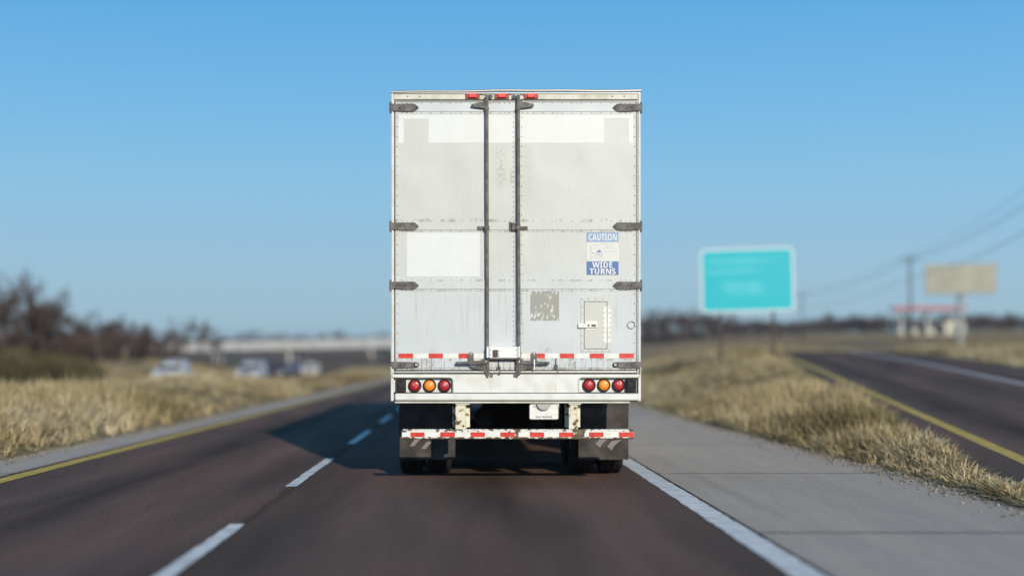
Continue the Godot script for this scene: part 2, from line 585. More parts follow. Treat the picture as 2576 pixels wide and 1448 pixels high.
func door_material() -> StandardMaterial3D:
	# local x -1.3..1.3, y 1.05..4.15
	var w := 640
	var h := 768
	var im := Image.create(w, h, false, Image.FORMAT_RGB8)
	var a := FastNoiseLite.new()
	a.seed = 81; a.frequency = 1.0; a.fractal_octaves = 4
	var b := FastNoiseLite.new()
	b.seed = 82; b.frequency = 1.0; b.fractal_octaves = 5
	var cool := Color(0.595, 0.645, 0.69)
	var warm := Color(0.59, 0.615, 0.60)
	var dirt := Color(0.27, 0.255, 0.19)
	for j in h:
		var y := 4.15 - 3.1 * (j + 0.5) / h
		var vs := 1161.5 - (y - 1.3) * PX
		var base := cool.lerp(warm, smooth(362, 372, vs) * (1.0 - smooth(800, 1010, vs)))
		var seam := 0.0
		for q in [[364, 4, 0.35], [709, 5, 1.0], [744, 3, 0.6], [902, 3, 0.8], [934, 3, 0.6], [1156, 4, 0.8], [1187, 5, 1.2], [332, 3, 0.5]]:
			seam += q[2] * exp(-pow((vs - q[0]) / q[1], 2.0))
		for i in w:
			var x := -1.3 + 2.6 * (i + 0.5) / w
			var us := 1659.0 + x * PX
			var streak := a.get_noise_2d(x * 22.0, y * 0.9)
			var streak2 := a.get_noise_2d(x * 60.0 + 50.0, y * 1.6)
			var blot := b.get_noise_2d(x * 2.6, y * 2.2)
			var fine := b.get_noise_2d(x * 30.0, y * 24.0)
			var c := base * (1.0 + 0.035 * streak + 0.05 * blot + 0.015 * fine)
			c = c.lerp(Color(0.65, 0.67, 0.65), 0.2)
			var g := seam * smooth(-0.05, 0.45, a.get_noise_2d(x * 7.0 + 9.0, y * 5.0)) * 0.75
			# smear between the rods, and the mottled grime beside them
			var e := exp(-pow((us - 1612.0) / 17.0, 2.0)) * smooth(455, 490, vs) * (1.0 - smooth(560, 640, vs))
			g += e * smooth(-0.25, 0.35, fine + blot * 0.5) * 0.42
			g += exp(-pow((us - 1645.0) / 5.0, 2.0)) * smooth(535, 560, vs) * (1.0 - smooth(585, 595, vs)) * 0.4
			g += exp(-pow((us - 1693.0) / 26.0, 2.0)) * smooth(455, 480, vs) * (1.0 - smooth(650, 720, vs)) * smooth(-0.2, 0.5, fine) * 0.22
			g += exp(-pow((vs - 505.0) / 28.0, 2.0)) * exp(-pow((us - 1850.0) / 110.0, 2.0)) * smooth(-0.1, 0.5, blot + fine * 0.3) * 0.16
			g += smooth(0.22, 0.60, streak2) * smooth(380, 700, vs) * 0.13
			g += smooth(0.25, 0.65, streak) * (0.06 + 0.10 * exp(-pow((vs - 770.0) / 40.0, 2.0)) + 0.12 * exp(-pow((vs - 990.0) / 60.0, 2.0)))
			g += smooth(0.12, 0.6, streak) * smooth(935, 960, vs) * (1.0 - smooth(1040, 1120, vs)) * 0.16
			g += smooth(1120, 1190, vs) * smooth(0.0, 0.5, streak2 + 0.4 * fine) * 0.5
			for q in [[1375.0, 1168.0, 30.0, 14.0, 0.6], [1833.0, 1175.0, 14.0, 18.0, 0.6], [1850.0, 1172.0, 5.0, 16.0, 0.6], [1760.0, 1128.0, 14.0, 8.0, 0.6], [1390.0, 1128.0, 12.0, 8.0, 0.35], [1978.0, 1146.0, 5.0, 8.0, 0.5], [1930.0, 958.0, 30.0, 9.0, 0.25]]:
				g += q[4] * exp(-pow((us - q[0]) / q[2], 2.0) - pow((vs - q[1]) / q[3], 2.0)) * smooth(-0.4, 0.4, fine + streak2 * 0.5)
			c = c.lerp(dirt, clampf(g, 0.0, 0.8))
			im.set_pixel(i, j, Color(c.r, c.g, c.b).linear_to_srgb())
	var m := StandardMaterial3D.new()
	m.albedo_texture = ImageTexture.create_from_image(im)
	m.roughness = 0.42
	m.heightmap_enabled = true
	m.heightmap_texture = speckle(0.012, Color.BLACK, Color.WHITE, 83, 256, 2)
	m.heightmap_scale = 0.5
	return m


# ---------------------------------------------------------------- ground and roads
func make_ground():
	var rows := []
	var z := -24.0
	while z < 5200.0:
		rows.append(z)
		z += 1.6 if z < 110.0 else maxf(1.6, (z - 85.0) * 0.06)
	var grid := []
	for r in rows:
		var c := cen(minf(r, 720.0)) if r < 720.0 else cen(720.0)
		var xs := []
		var reach: float = 420.0 + absf(r) * 1.6
		for i in 30:
			xs.append([c - 21.0 - reach * pow(1.0 - i / 30.0, 2.6), 0.0])
		xs.append([c - 21.0, 0.0])
		xs.append([c - 20.6, -0.12])
		xs.append([c - 12.6, -0.12])
		for i in 11:
			xs.append([c - 12.2 + 6.15 * i / 10.0, 0.0])
		xs.append([c - 5.7, -0.12])
		xs.append([c + 4.7, -0.12])
		var xl := maxf(ramp_l(r), c + 5.02)
		var xr := maxf(ramp_r(r), xl + 2.0)
		for i in 17:
			xs.append([lerpf(c + 5.0, xl, i / 16.0), 0.0])
		xs.append([xl + 0.25, -0.12])
		xs.append([xr - 0.25, -0.12])
		for i in 31:
			xs.append([xr + reach * pow(i / 30.0, 2.6), 0.0])
		var line := PackedVector3Array()
		for q in xs:
			var dip: float = q[1] if r < 700.0 else 0.0
			line.append(Vector3(q[0], ground(q[0], r) + dip, -r))
		grid.append(line)
	var s := Shape.new()
	s.tinted = true
	var nr := grid.size()
	var nc: int = grid[0].size()
	var normal := func(i: int, j: int) -> Vector3:
		var dx: Vector3 = grid[i][mini(j + 1, nc - 1)] - grid[i][maxi(j - 1, 0)]
		var dz: Vector3 = grid[mini(i + 1, nr - 1)][j] - grid[maxi(i - 1, 0)][j]
		var q := dx.cross(dz)
		return (q if q.y > 0.0 else -q).normalized()
	var nrm := []
	var cols := []
	for i in nr:
		var ln := PackedVector3Array()
		var lc := PackedColorArray()
		for j in nc:
			ln.append(normal.call(i, j))
			lc.append(soil(grid[i][j].x, -grid[i][j].z))
		nrm.append(ln)
		cols.append(lc)
	for i in nr - 1:
		for j in nc - 1:
			var k := [[i, j], [i, j + 1], [i + 1, j + 1], [i + 1, j]]
			for tr in [[0, 1, 2], [0, 2, 3]]:
				var p := []
				for e in tr:
					p.append(k[e])
				# rows run away from the lens: clockwise from above
				for e in [p[0], p[2], p[1]]:
					s.tint = cols[e[0]][e[1]]
					s.put(grid[e[0]][e[1]], nrm[e[0]][e[1]])
	var m := StandardMaterial3D.new()
	m.vertex_color_use_as_albedo = true
	m.roughness = 0.95
	m.metallic_specular = 0.06
	worn(m, speckle(0.02, Color(0.60, 0.58, 0.55), Color.WHITE, 71, 512, 6), 0.22)
	structure("ground", s, m, "dry winter grass banks beside the motorway")

func soil(x: float, z: float) -> Color:
	var w := patches.get_noise_2d(x, z * 0.45)
	var w2 := bumps.get_noise_2d(x * 2.0 + 300.0, z * 0.8)
	var tan_ := Color(0.44, 0.36, 0.22)
	var brown := Color(0.27, 0.20, 0.125)
	var olive := Color(0.21, 0.18, 0.07)
	var c := tan_.lerp(brown, smooth(0.05, 0.5, w)).lerp(olive, smooth(0.12, 0.45, w2) * 0.7)
	# ploughed, bare earth beyond the verges
	var earth := Color(0.22, 0.13, 0.075) if x < 20.0 else Color(0.52, 0.36, 0.19)
	return c.lerp(earth * (1.0 + 0.4 * w), smooth(140, 230, z))

func strip(s: Shape, x0: Callable, x1: Callable, y: Callable, z0: float, z1: float, lift: float, ragged := 0.0):
	# a ribbon along the road: u across, v along
	var zs := []
	var z := z0
	while z < z1 - 0.01:
		zs.append(z)
		z += (0.12 if ragged > 0.0 and z < 24.0 else 2.0) if z < 120.0 else 8.0
	zs.append(z1)
	var off := []
	for i in zs.size():
		off.append([bumps.get_noise_2d(zs[i] * 160.0, x0.call(0.0) * 91.0) * ragged + rng.randf_range(-0.25, 0.25) * ragged, bumps.get_noise_2d(zs[i] * 160.0, x0.call(0.0) * 37.0 + 500.0) * ragged + rng.randf_range(-0.25, 0.25) * ragged])
	for i in zs.size() - 1:
		var a: float = zs[i]
		var b: float = zs[i + 1]
		var p := [Vector3(x0.call(a) + off[i][0], y.call(a) + lift, -a), Vector3(x1.call(a) + off[i][1], y.call(a) + lift, -a), Vector3(x1.call(b) + off[i + 1][1], y.call(b) + lift, -b), Vector3(x0.call(b) + off[i + 1][0], y.call(b) + lift, -b)]
		var uv := [Vector2(0, a / 40.0), Vector2(1, a / 40.0), Vector2(1, b / 40.0), Vector2(0, b / 40.0)]
		for e in [0, 2, 1, 0, 3, 2]:
			s.put(p[e], Vector3.UP)
			s.t[s.t.size() - 1] = uv[e]
			s.t2.append(Vector2(p[e].x, p[e].z) * 0.45)

func make_roads():
	var off := func(d: float) -> Callable:
		return func(z): return cen(z) + d
	var s := Shape.new()
	strip(s, off.call(-5.25), off.call(2.2), main_y, -10, 700, 0.0)
	var road := structure("road", s, M.asphalt, "two lanes of dark worn asphalt under the trailer")
	s = Shape.new()
	strip(s, off.call(-5.17), off.call(-4.96), main_y, -10, 700, 0.005, 0.010)
	part("yellow_edge_line", s, M.line_yellow, road)
	s = Shape.new()
	strip(s, off.call(1.96), off.call(2.17), main_y, -10, 700, 0.005, 0.012)
	part("white_edge_line", s, M.line_white, road)
	var z := 6.7
	while z < 260.0:
		s = Shape.new()
		strip(s, off.call(-1.89), off.call(-1.77), main_y, z, z + 4.0, 0.005, 0.012)
		part("lane_dash", s, M.line_white, road)
		z += 7.2
	# concrete beside the lanes, poured in slabs
	var left := Node3D.new()
	left.name = "left_shoulder"
	add_child(left)
	tag(left, "narrow pale concrete strip beyond the yellow line", "", "", "structure")
	var right := Node3D.new()
	right.name = "right_shoulder"
	add_child(right)
	tag(right, "pale concrete shoulder right of the white line", "", "", "structure")
	z = -6.0
	var tones := []
	for k in 4:
		var m: StandardMaterial3D = M.concrete.duplicate()
		var f: float = [1.0, 0.96, 1.03, 0.98][k]
		m.albedo_color = Color(0.62 * f, 0.53 * f, 0.44 * f).linear_to_srgb()
		tones.append(m)
	while z < 700.0:
		var step := 5.4 if z < 120.0 else 60.0
		s = Shape.new()
		strip(s, off.call(2.21), off.call(5.02), main_y, z, z + step - 0.045, 0.002)
		part("slab", s, tones[rng.randi() % 4], right)
		s = Shape.new()
		strip(s, off.call(-6.07), off.call(-5.26), main_y, z, z + step - 0.045, 0.002)
		part("slab", s, tones[rng.randi() % 4], left)
		z += step
	# the carriageway for oncoming traffic
	s = Shape.new()
	strip(s, off.call(-21.0), off.call(-12.2), opp_y, -10, 700, 0.0)
	var opp := structure("oncoming_road", s, M.asphalt, "asphalt carriageway for oncoming traffic beyond the grass median")
	s = Shape.new()
	strip(s, off.call(-13.0), off.call(-12.85), opp_y, -10, 700, 0.005)
	part("yellow_edge_line", s, M.line_yellow, opp)
	s = Shape.new()
	strip(s, off.call(-20.5), off.call(-20.35), opp_y, -10, 700, 0.005)
	part("white_edge_line", s, M.line_white, opp)
	z = 20.0
	while z < 220.0:
		s = Shape.new()
		strip(s, off.call(-16.7), off.call(-16.56), opp_y, z, z + 4.0, 0.005)
		part("lane_dash", s, M.line_white, opp)
		z += 7.2
	# the slip road that climbs to the bridge
	var edge := func(d: float) -> Callable:
		return func(q): return ramp_x(q) + d
	s = Shape.new()
	strip(s, edge.call(3.05), edge.call(11.02), ramp_y, 12, 190, 0.0)
	var ramp := structure("slip_road", s, M.ramp_asphalt, "asphalt slip road climbing to the right of the trailer")
	s = Shape.new()
	strip(s, edge.call(3.74), edge.call(3.95), ramp_y, 12, 190, 0.005)
	part("yellow_edge_line", s, M.line_yellow, ramp)
	s = Shape.new()
	strip(s, edge.call(8.22), edge.call(8.40), ramp_y, 12, 190, 0.005)
	part("white_edge_line", s, M.line_white, ramp)


func make_bridge():
	var a := Vector3(BR_A.x, 0, -BR_A.y)
	var b := Vector3(BR_B.x, 0, -BR_B.y)
	var along := (b - a).normalized()
	var span := a.distance_to(b)
	var o := thing("overpass", "long pale concrete overpass crossing the motorway behind the trailer", "bridge", a)
	var side := Vector3(-along.z, 0, along.x)   # away from or towards the lens, either side
	if side.z < 0.0:
		side = -side
	var rise := (BR_YB - BR_YA) / span
	var beam := func(s0: float, s1: float, y0: float, y1: float, w0: float, w1: float) -> Shape:
		var q := Shape.new()
		var n := 12
		for i in n:
			var p := []
			for k in 2:
				var s := lerpf(s0, s1, float(i + k) / n)
				var base := along * s + Vector3(0, BR_YA + rise * s, 0)
				p.append([base + side * w0 + Vector3(0, y0, 0), base + side * w1 + Vector3(0, y0, 0), base + side * w1 + Vector3(0, y1, 0), base + side * w0 + Vector3(0, y1, 0)])
			for k in 4:
				var mid := along * lerpf(s0, s1, (i + 0.5) / n) + Vector3(0, BR_YA + rise * lerpf(s0, s1, (i + 0.5) / n) + (y0 + y1) / 2, 0) + side * (w0 + w1) / 2
				var fc := [p[0][k], p[0][(k + 1) % 4], p[1][(k + 1) % 4], p[1][k]]
				q.face(fc, (fc[0] + fc[2]) / 2 - mid)
			if i == 0:
				q.face(p[0], -along)
			if i == n - 1:
				q.face(p[1], along)
		return q
	for w in [6.0, -6.3]:
		part("parapet", beam.call(-70.0, span + 25.0, -1.0, 0.25, w, w + 0.3), M.bridge, o)
	part("deck", beam.call(-4.0, span + 4.0, -1.35, -1.0, -6.4, 6.4), M.bridge, o)
	for w in [5.75, 1.7, -2.2, -6.2]:
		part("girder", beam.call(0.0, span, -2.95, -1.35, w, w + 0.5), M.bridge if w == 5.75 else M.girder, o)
	for f in [0.14, 0.28, 0.42, 0.56, 0.70, 0.84]:
		var s: float = f * span
		var q := Shape.new()
		var top := BR_YA + rise * s - 2.9
		var p := a + along * s
		var low := ground(p.x, -p.z) - 1.0
		q.box(along * s + Vector3(0, top - 0.5, 0), Vector3(1.2, 1.0, 11.0), 0.05, Basis(along, Vector3.UP, side))
		for w in [-4.0, 0.0, 4.0]:
			q.lathe([Vector2(0.5, low), Vector2(0.5, top - 1.0)], along * s + side * w, Vector3.UP, 12)
		part("pier", q, M.bridge, o)
	for s in [0.0, span]:
		var q := Shape.new()
		var p: Vector3 = a + along * s
		var top: float = BR_YA + rise * s - 1.35
		var low := ground(p.x, -p.z) - 4.0
		q.box(along * (s + (-1.0 if s == 0.0 else 1.0)) + Vector3(0, (top + low) / 2, 0), Vector3(2.0, top - low, 12.6), 0.05, Basis(along, Vector3.UP, side))
		part("abutment", q, M.bridge, o)


# ---------------------------------------------------------------- the trailer
func tx(us: float) -> float:
	return (us - 1659.0) / PX
func ty(vs: float) -> float:
	return 1.3 - (vs - 1161.5) / PX

func slab(u0: float, v0: float, u1: float, v1: float, z0: float, z1: float, bevel := 0.002) -> Shape:
	var s := Shape.new()
	slab_in(s, u0, v0, u1, v1, z0, z1, bevel)
	return s

func slab_in(s: Shape, u0: float, v0: float, u1: float, v1: float, z0: float, z1: float, bevel := 0.002):
	s.box(Vector3(tx((u0 + u1) / 2), ty((v0 + v1) / 2), (z0 + z1) / 2), Vector3((u1 - u0) / PX, (v1 - v0) / PX, z1 - z0), bevel)

func outline(points: Array, mirror := false) -> PackedVector2Array:
	var p := PackedVector2Array()
	for q in points:
		p.append(Vector2(tx(3318.0 - q[0] if mirror else q[0]), ty(q[1])))
	return p

func door_skin() -> Shape:
	var s := Shape.new()
	s.us = Vector2(1.0 / 2.6, -1.0 / 3.1)
	s.uo = Vector2(0.5, 4.15 / 3.1)
	return s

func make_trailer():
	var t := thing("box_trailer", "white box trailer with closed rear doors filling the middle of the road", "trailer", Vector3(TRAILER_X, 0, -REAR))
	var s := Shape.new()
	# --- the box itself
	s.box(Vector3(0, ty(740) , -8.06), Vector3(2.56, ty(300) - ty(1180), 15.96), 0.01)
	part("cargo_box", s, M.white, t)
	# --- frame round the doors
	for sg in [0, 1]:
		s = Shape.new()
		slab_in(s, 1256.5, 297, 1265.5, 1203, -0.14, 0.012, 0.012)
		slab_in(s, 1265.5, 320, 1267.2, 1203, -0.14, -0.004, 0.001)
		if sg == 1:
			for i in s.v.size():
				s.v[i].x = -s.v[i].x; s.n[i].x = -s.n[i].x
			for i in range(0, s.v.size(), 3):
				var a := s.v[i + 1]; s.v[i + 1] = s.v[i + 2]; s.v[i + 2] = a
				var b := s.n[i + 1]; s.n[i + 1] = s.n[i + 2]; s.n[i + 2] = b
		part("corner_post", s, M.white, t)
	part("door_seal", slab(1266, 318, 2052, 1203, -0.10, -0.045, 0.0), M.rubber, t)
	var header := part("header", slab(1266, 302.5, 2052, 320, -0.1, 0.0, 0.003), M.cream, t)
	for u in [1311.0, 1350.5, 1970.0, 2008.0]:
		s = Shape.new()
		s.lathe([Vector2(0.007, 0), Vector2(0.005, 0.004), Vector2(0, 0.005)], Vector3(tx(u), ty(310), 0.0), Vector3(0, 0, 1), 8)
		part("bolt", s, M.bolt, header)
	# roof rail, a little crowned and battered
	s = Shape.new()
	var path := []
	for i in 25:
		var f := i / 24.0
		path.append(Vector3(lerpf(tx(1257), tx(2063), f), ty(296.5) + 0.009 * sin(PI * f) + 0.004 * sin(f * 17.0) * sin(f * 5.0) + 0.012 * f, 0.005))
	s.tube(path, 0.0145, 10)
	slab_in(s, 1258, 298.5, 2061, 301.5, -0.1, 0.010, 0.002)
	part("roof_rail", s, M.alu, t)
	s = Shape.new()
	s.tube([Vector3(tx(1268), ty(326), -0.004), Vector3(tx(2050), ty(326), -0.004)], 0.009, 8)
	part("door_gasket", s, M.alu, t)
	# --- clearance lamps
	for u in [1519.6, 1614.0, 1708.0]:
		s = slab(u - 23, 300.5, u + 23, 318, 0.002, 0.014, 0.005)
		var lamp := part("marker_light", s, M.marker_base, t)
		s = Shape.new()
		s.box(Vector3(tx(u), ty(309), 0.022), Vector3(27 / PX, 13.4 / PX, 0.022), 0.008)
		part("lens", s, M.marker_red, lamp)
	for seg in [[1542, 1578], [1637, 1655], [1672, 1686]]:
		s = Shape.new()
		s.tube([Vector3(tx(seg[0]), ty(304), 0.006), Vector3(tx((seg[0] + seg[1]) / 2.0), ty(305.5), 0.01), Vector3(tx(seg[1]), ty(306), 0.008)], 0.0025, 5)
		part("wiring", s, M.bolt, t)
	for k in 2:
		make_door(t, k)
	make_rods(t)
	make_door_fittings(t)
	make_sill(t)
	make_underride(t)
	make_running_gear(t)

func make_door(t: Node3D, k: int):
	var u0 := 1270.6 if k == 0 else 1660.2
	var u1 := 1658.6 if k == 0 else 2048.0
	var s := door_skin()
	slab_in(s, u0, 329, u1, 1190, -0.05, 0.0, 0.004)
	var d := part("rear_door", s, M.door, t)
	# flanged bands across the door
	s = door_skin()
	for q in [[330, 336, 359.5, 367.5], [708, 714, 740, 746.5], [898.5, 905, 930, 936.5], [1153.5, 1158.5, 1183.5, 1189.5]]:
		slab_in(s, u0 + 4, q[0], u1 - 4, q[3], 0.0, 0.003, 0.001)
		slab_in(s, u0 + 4, q[1], u1 - 4, q[2], 0.003, 0.010, 0.003)
	slab_in(s, u0 + 2, 330, u0 + 4, 1188, 0.0, 0.004, 0.001)
	slab_in(s, u1 - 4, 330, u1 - 2, 1188, 0.0, 0.004, 0.001)
	part("cross_band", s, M.door, d)
	# rivets
	s = Shape.new()
	var dots := []
	for v in [332.5, 363, 711, 743.5, 901.5, 933.5, 1156, 1187]:
		var u := u0 + 22.0
		while u < u1 - 8.0:
			dots.append([u, v])
			u += 15.8 if (u < u0 + 40 or u > u1 - 64) else 31.5
	for e in [u0 + 7.2, u1 - 7.0]:
		var v := 345.0
		var step := 16.0 if (k == 0 and e > u0 + 50) else 31.6
		while v < 1150.0:
			dots.append([e, v])
			v += step
	if k == 1:
		var v := 345.0
		while v < 1150.0:
			dots.append([1678.0, v])
			v += 31.6
	for q in dots:
		s.lathe([Vector2(0.0062, 0.002), Vector2(0.0048, 0.006), Vector2(0, 0.0068)], Vector3(tx(q[0] + rng.randf_range(-0.6, 0.6)), ty(q[1] + rng.randf_range(-0.4, 0.4)), 0.0), Vector3(0, 0, 1), 6)
	var rv := part("rivets", s, paint(0.20, 0.19, 0.17, 0.6, 0.2), d)
	rv.set_meta("kind", "stuff")
	# brighter paint where lettering once was
	var bright := [[1281, 368, 1377, 383], [1281, 383.6, 1298, 461], [1377.6, 368.5, 1657, 460]] if k == 0 else [[1661.5, 368.5, 1943, 460], [1943.6, 368, 2037, 381], [2022, 381.6, 2037, 460]]
	for q in bright:
		part("paint_patch", slab(q[0], q[1], q[2], q[3], -0.002, 0.0022, 0.0005), M.patch, d)
	if k == 0:
		part("paint_patch", slab(1308, 748, 1543, 890, -0.002, 0.0022, 0.0005), M.patch, d)
	# reflective tape
	var bits: Array
	if k == 0:
		bits = [[1281, 1328.8, 1], [1328.8, 1378, 0], [1378, 1424.6, 1], [1424.6, 1474.3, 0], [1474.3, 1522.7, 1], [1522.7, 1562, 0]]
	else:
		bits = [[1678.4, 1706.4, 0], [1706.4, 1752.8, 1], [1752.8, 1800.5, 0], [1800.5, 1847.2, 1], [1847.2, 1896.6, 0], [1896.6, 1943, 1], [1943, 1992, 0], [1992, 2039.7, 1]]
	for q in bits:
		part("reflective_tape", slab(q[0] + 0.2, 1137, q[1] - 0.2, 1152.2, 0.0, 0.0028, 0.0006), M.tape_red if q[2] == 1 else M.tape_white, d, "red tape segment" if q[2] == 1 else "white tape segment")
	# strap hinges
	for v in [347.0, 728.5, 918.5]:
		var p := [[1255, v - 12], [1330, v - 12.5], [1335, v - 11.5], [1345.5, v - 2.5], [1346.8, v + 0.5], [1345, v + 3.5], [1335, v + 10.5], [1329, v + 12], [1300, v + 12.5], [1262, v + 10], [1255, v + 9]]
		hinge(d, p, v, k == 1, false)
	hinge(d, [[1257, 1163], [1300, 1163.4], [1334, 1164.5], [1341, 1166], [1346.5, 1170], [1347, 1175], [1343, 1180.5], [1336, 1181.5], [1310, 1183.5], [1262, 1184.5], [1257, 1184]], 1173.3, k == 1, true)
	# grab hooks, keepers and plates near the meeting edge
	if k == 0:
		var c := Shape.new()
		slab_in(c, 1637, 714.5, 1646, 741, 0.010, 0.022, 0.003)
		slab_in(c, 1646, 717, 1656, 741.5, 0.010, 0.05, 0.004)
		slab_in(c, 1654, 720, 1659.5, 727, 0.02, 0.045, 0.003)
		part("keeper", c, M.steel, d)

func hinge(d: Node3D, points: Array, v: float, mirror: bool, washer: bool):
	var s := Shape.new()
	s.prism(outline(points, mirror), 0.002, 0.024)
	var x := tx(3318.0 - 1255.8 if mirror else 1255.8)
	if not washer:
		s.tube([Vector3(x, ty(v - 15), 0.012), Vector3(x, ty(v + 14.5), 0.012)], 0.0125, 12)
		for e in [v - 16.5, v + 16.0]:
			s.lathe([Vector2(0, -0.008), Vector2(0.008, -0.006), Vector2(0.0115, 0), Vector2(0.008, 0.006), Vector2(0, 0.008)], Vector3(x, ty(e), 0.012), Vector3.UP, 10, true)
	var h := part("hinge", s, M.steel, d)
	for u in ([1286.5, 1300.5, 1338.5] if not washer else [1287.0, 1301.5]):
		var c := Shape.new()
		c.lathe([Vector2(0.0085, 0), Vector2(0.007, 0.005), Vector2(0, 0.006)], Vector3(tx(3318.0 - u if mirror else u), ty(v), 0.024), Vector3(0, 0, 1), 8)
		part("bolt", c, M.bolt, t_parent(h))
	if washer:
		var m := Vector3(tx(3318.0 - 1339.6 if mirror else 1339.6), ty(1172.7), 0.024)
		var c := Shape.new()
		c.lathe([Vector2(0.026, 0), Vector2(0.024, 0.010), Vector2(0.013, 0.012), Vector2(0.0, 0.012)], m, Vector3(0, 0, 1), 18)
		part("stop_pad", c, M.rubber, d)
		c = Shape.new()
		c.lathe([Vector2(0.014, 0.012), Vector2(0.013, 0.016), Vector2(0.007, 0.016), Vector2(0.006, 0.012)], m, Vector3(0, 0, 1), 16)
		part("washer", c, M.tape_white, d)

func t_parent(h: Node) -> Node:
	return h.get_parent()   # bolts stay at the same depth as the hinge

func make_rods(t: Node3D):
	for k in 2:
		var u: float = 1565.6 if k == 0 else 1666.4
		var lean := 2.0 if k == 0 else 2.5
		var s := Shape.new()
		s.tube([Vector3(tx(u), ty(309), 0.048), Vector3(tx(u + lean * 0.3), ty(600), 0.048), Vector3(tx(u + lean * 0.7), ty(900), 0.048), Vector3(tx(u + lean), ty(1204), 0.048)], 0.0178, 14)
		var rod := part("lock_rod", s, M.rod, t)
		# cams that hook over the keepers at both ends
		var mir := k == 1
		var top := Shape.new()
		var dx := -1.0 if k == 0 else 1.0
		var b := func(points: Array) -> PackedVector2Array:
			var p := PackedVector2Array()
			for q in points:
				p.append(Vector2(tx(u + dx * q[0]), ty(q[1])))
			return p
		top.prism(b.call([[-5, 345], [-6, 312], [-3, 307], [3, 308], [6, 318], [8, 327], [20, 331], [48, 337.5], [51, 341], [48, 345], [18, 349], [5, 350]]), 0.028, 0.052)
		top.lathe([Vector2(0.024, -0.01), Vector2(0.024, 0.012), Vector2(0.018, 0.02), Vector2(0, 0.022)], Vector3(tx(u), ty(352), 0.05), Vector3(0, 0, 1), 10)
		part("upper_cam", top, M.rod, rod)
		for q in [[46.0, 341.0], [27.0, 341.0], [13.0, 341.0]]:
			var c := Shape.new()
			c.lathe([Vector2(0.006, 0), Vector2(0.005, 0.004), Vector2(0, 0.005)], Vector3(tx(u + dx * q[0]), ty(q[1]), 0.052), Vector3(0, 0, 1), 8)
			part("bolt", c, M.bolt, rod)
		for e in [[-13.0, 310.5], [-13.0, 1208.0]]:
			var ball := Shape.new()
			ball.lathe([Vector2(0, -0.022), Vector2(0.016, -0.016), Vector2(0.021, 0), Vector2(0.016, 0.016), Vector2(0, 0.022)], Vector3(tx(u + dx * e[0] + (lean if e[1] > 900 else 0.0)), ty(e[1]), 0.03), Vector3(0, 0, 1), 14, true)
			part("keeper_ball", ball, M.shiny, rod)
		# guide bracket at the middle
		var g := Shape.new()
		var g0: float = u + dx * 31.0
		slab_in(g, minf(g0, u + 8), 728.3, maxf(g0, u - 8), 739.5, 0.010, 0.024, 0.003)
		slab_in(g, u - 8, 727, u + 8.5, 741, 0.030, 0.072, 0.008)
		part("guide_bracket", g, M.steel, rod)
		for q in [25.0, 13.0]:
			var c := Shape.new()
			c.lathe([Vector2(0.0065, 0), Vector2(0.005, 0.004), Vector2(0, 0.005)], Vector3(tx(u + dx * q), ty(734), 0.024), Vector3(0, 0, 1), 8)
			part("bolt", c, M.bolt, rod)
		# lower cam plate
		var low := Shape.new()
		low.prism(b.call([[-8, 1153], [14, 1153.5], [14, 1175], [54, 1175.3], [55, 1178], [40, 1184], [22, 1189], [8, 1193], [3, 1204], [-1, 1213], [-6, 1213], [-8, 1200]]), 0.030, 0.055)
		part("lower_cam", low, M.steel, rod)
		for q in [[18.0, 1179.0], [32.0, 1179.0]]:
			var c := Shape.new()
			c.lathe([Vector2(0.007, 0), Vector2(0.005, 0.003), Vector2(0, 0.004)], Vector3(tx(u + dx * q[0]), ty(q[1]), 0.055), Vector3(0, 0, 1), 8)
			part("bolt", c, M.bolt, rod)
		# handle, folded flat, with its catch
		var h := Shape.new()
		h.prism(b.call([[-6, 1159], [44, 1160], [62, 1161], [62, 1173], [44, 1171.5], [-6, 1170]]), 0.056, 0.072)
		var grip := []
		for i in 9:
			var f := i / 8.0
			grip.append(Vector3(tx(u + dx * lerpf(58, 102, f)), ty(1167 + sin(f * PI) * 0.8), 0.066))
		h.tube(grip.slice(0, 7), 0.0175, 10, 0.0165)
		h.lathe([Vector2(0.0165, 0), Vector2(0.014, 0.02), Vector2(0.008, 0.03), Vector2(0, 0.034)], grip[6], Vector3(dx, 0, 0), 10, true)
		part("handle", h, M.steel, rod)
		var ct := Shape.new()
		ct.prism(b.call([[42, 1160], [42, 1140], [44, 1135.5], [48, 1133], [54, 1133], [58, 1135.5], [60, 1140], [60, 1160]]), 0.012, 0.030)
		slab_in(ct, minf(u + dx * 42, u + dx * 60), 1157, maxf(u + dx * 42, u + dx * 60), 1172.5, 0.055, 0.084, 0.006)
		part("handle_catch", ct, M.steel, rod)
		for q in [[51.0, 1138.0, 0.030], [3.0, 1163.5, 0.072], [-10.0 + 4.0, 1157.0, 0.055]]:
			var c := Shape.new()
			c.lathe([Vector2(0.006, 0), Vector2(0.005, 0.005), Vector2(0, 0.006)], Vector3(tx(u + dx * q[0]), ty(q[1]), q[2]), Vector3(0, 0, 1), 8)
			part("bolt", c, M.shiny, rod)
		if mir:
			var pin := slab(1715.5, 1155, 1719.5, 1189, 0.086, 0.092, 0.001)
			part("seal_pin", pin, M.tape_white, rod)

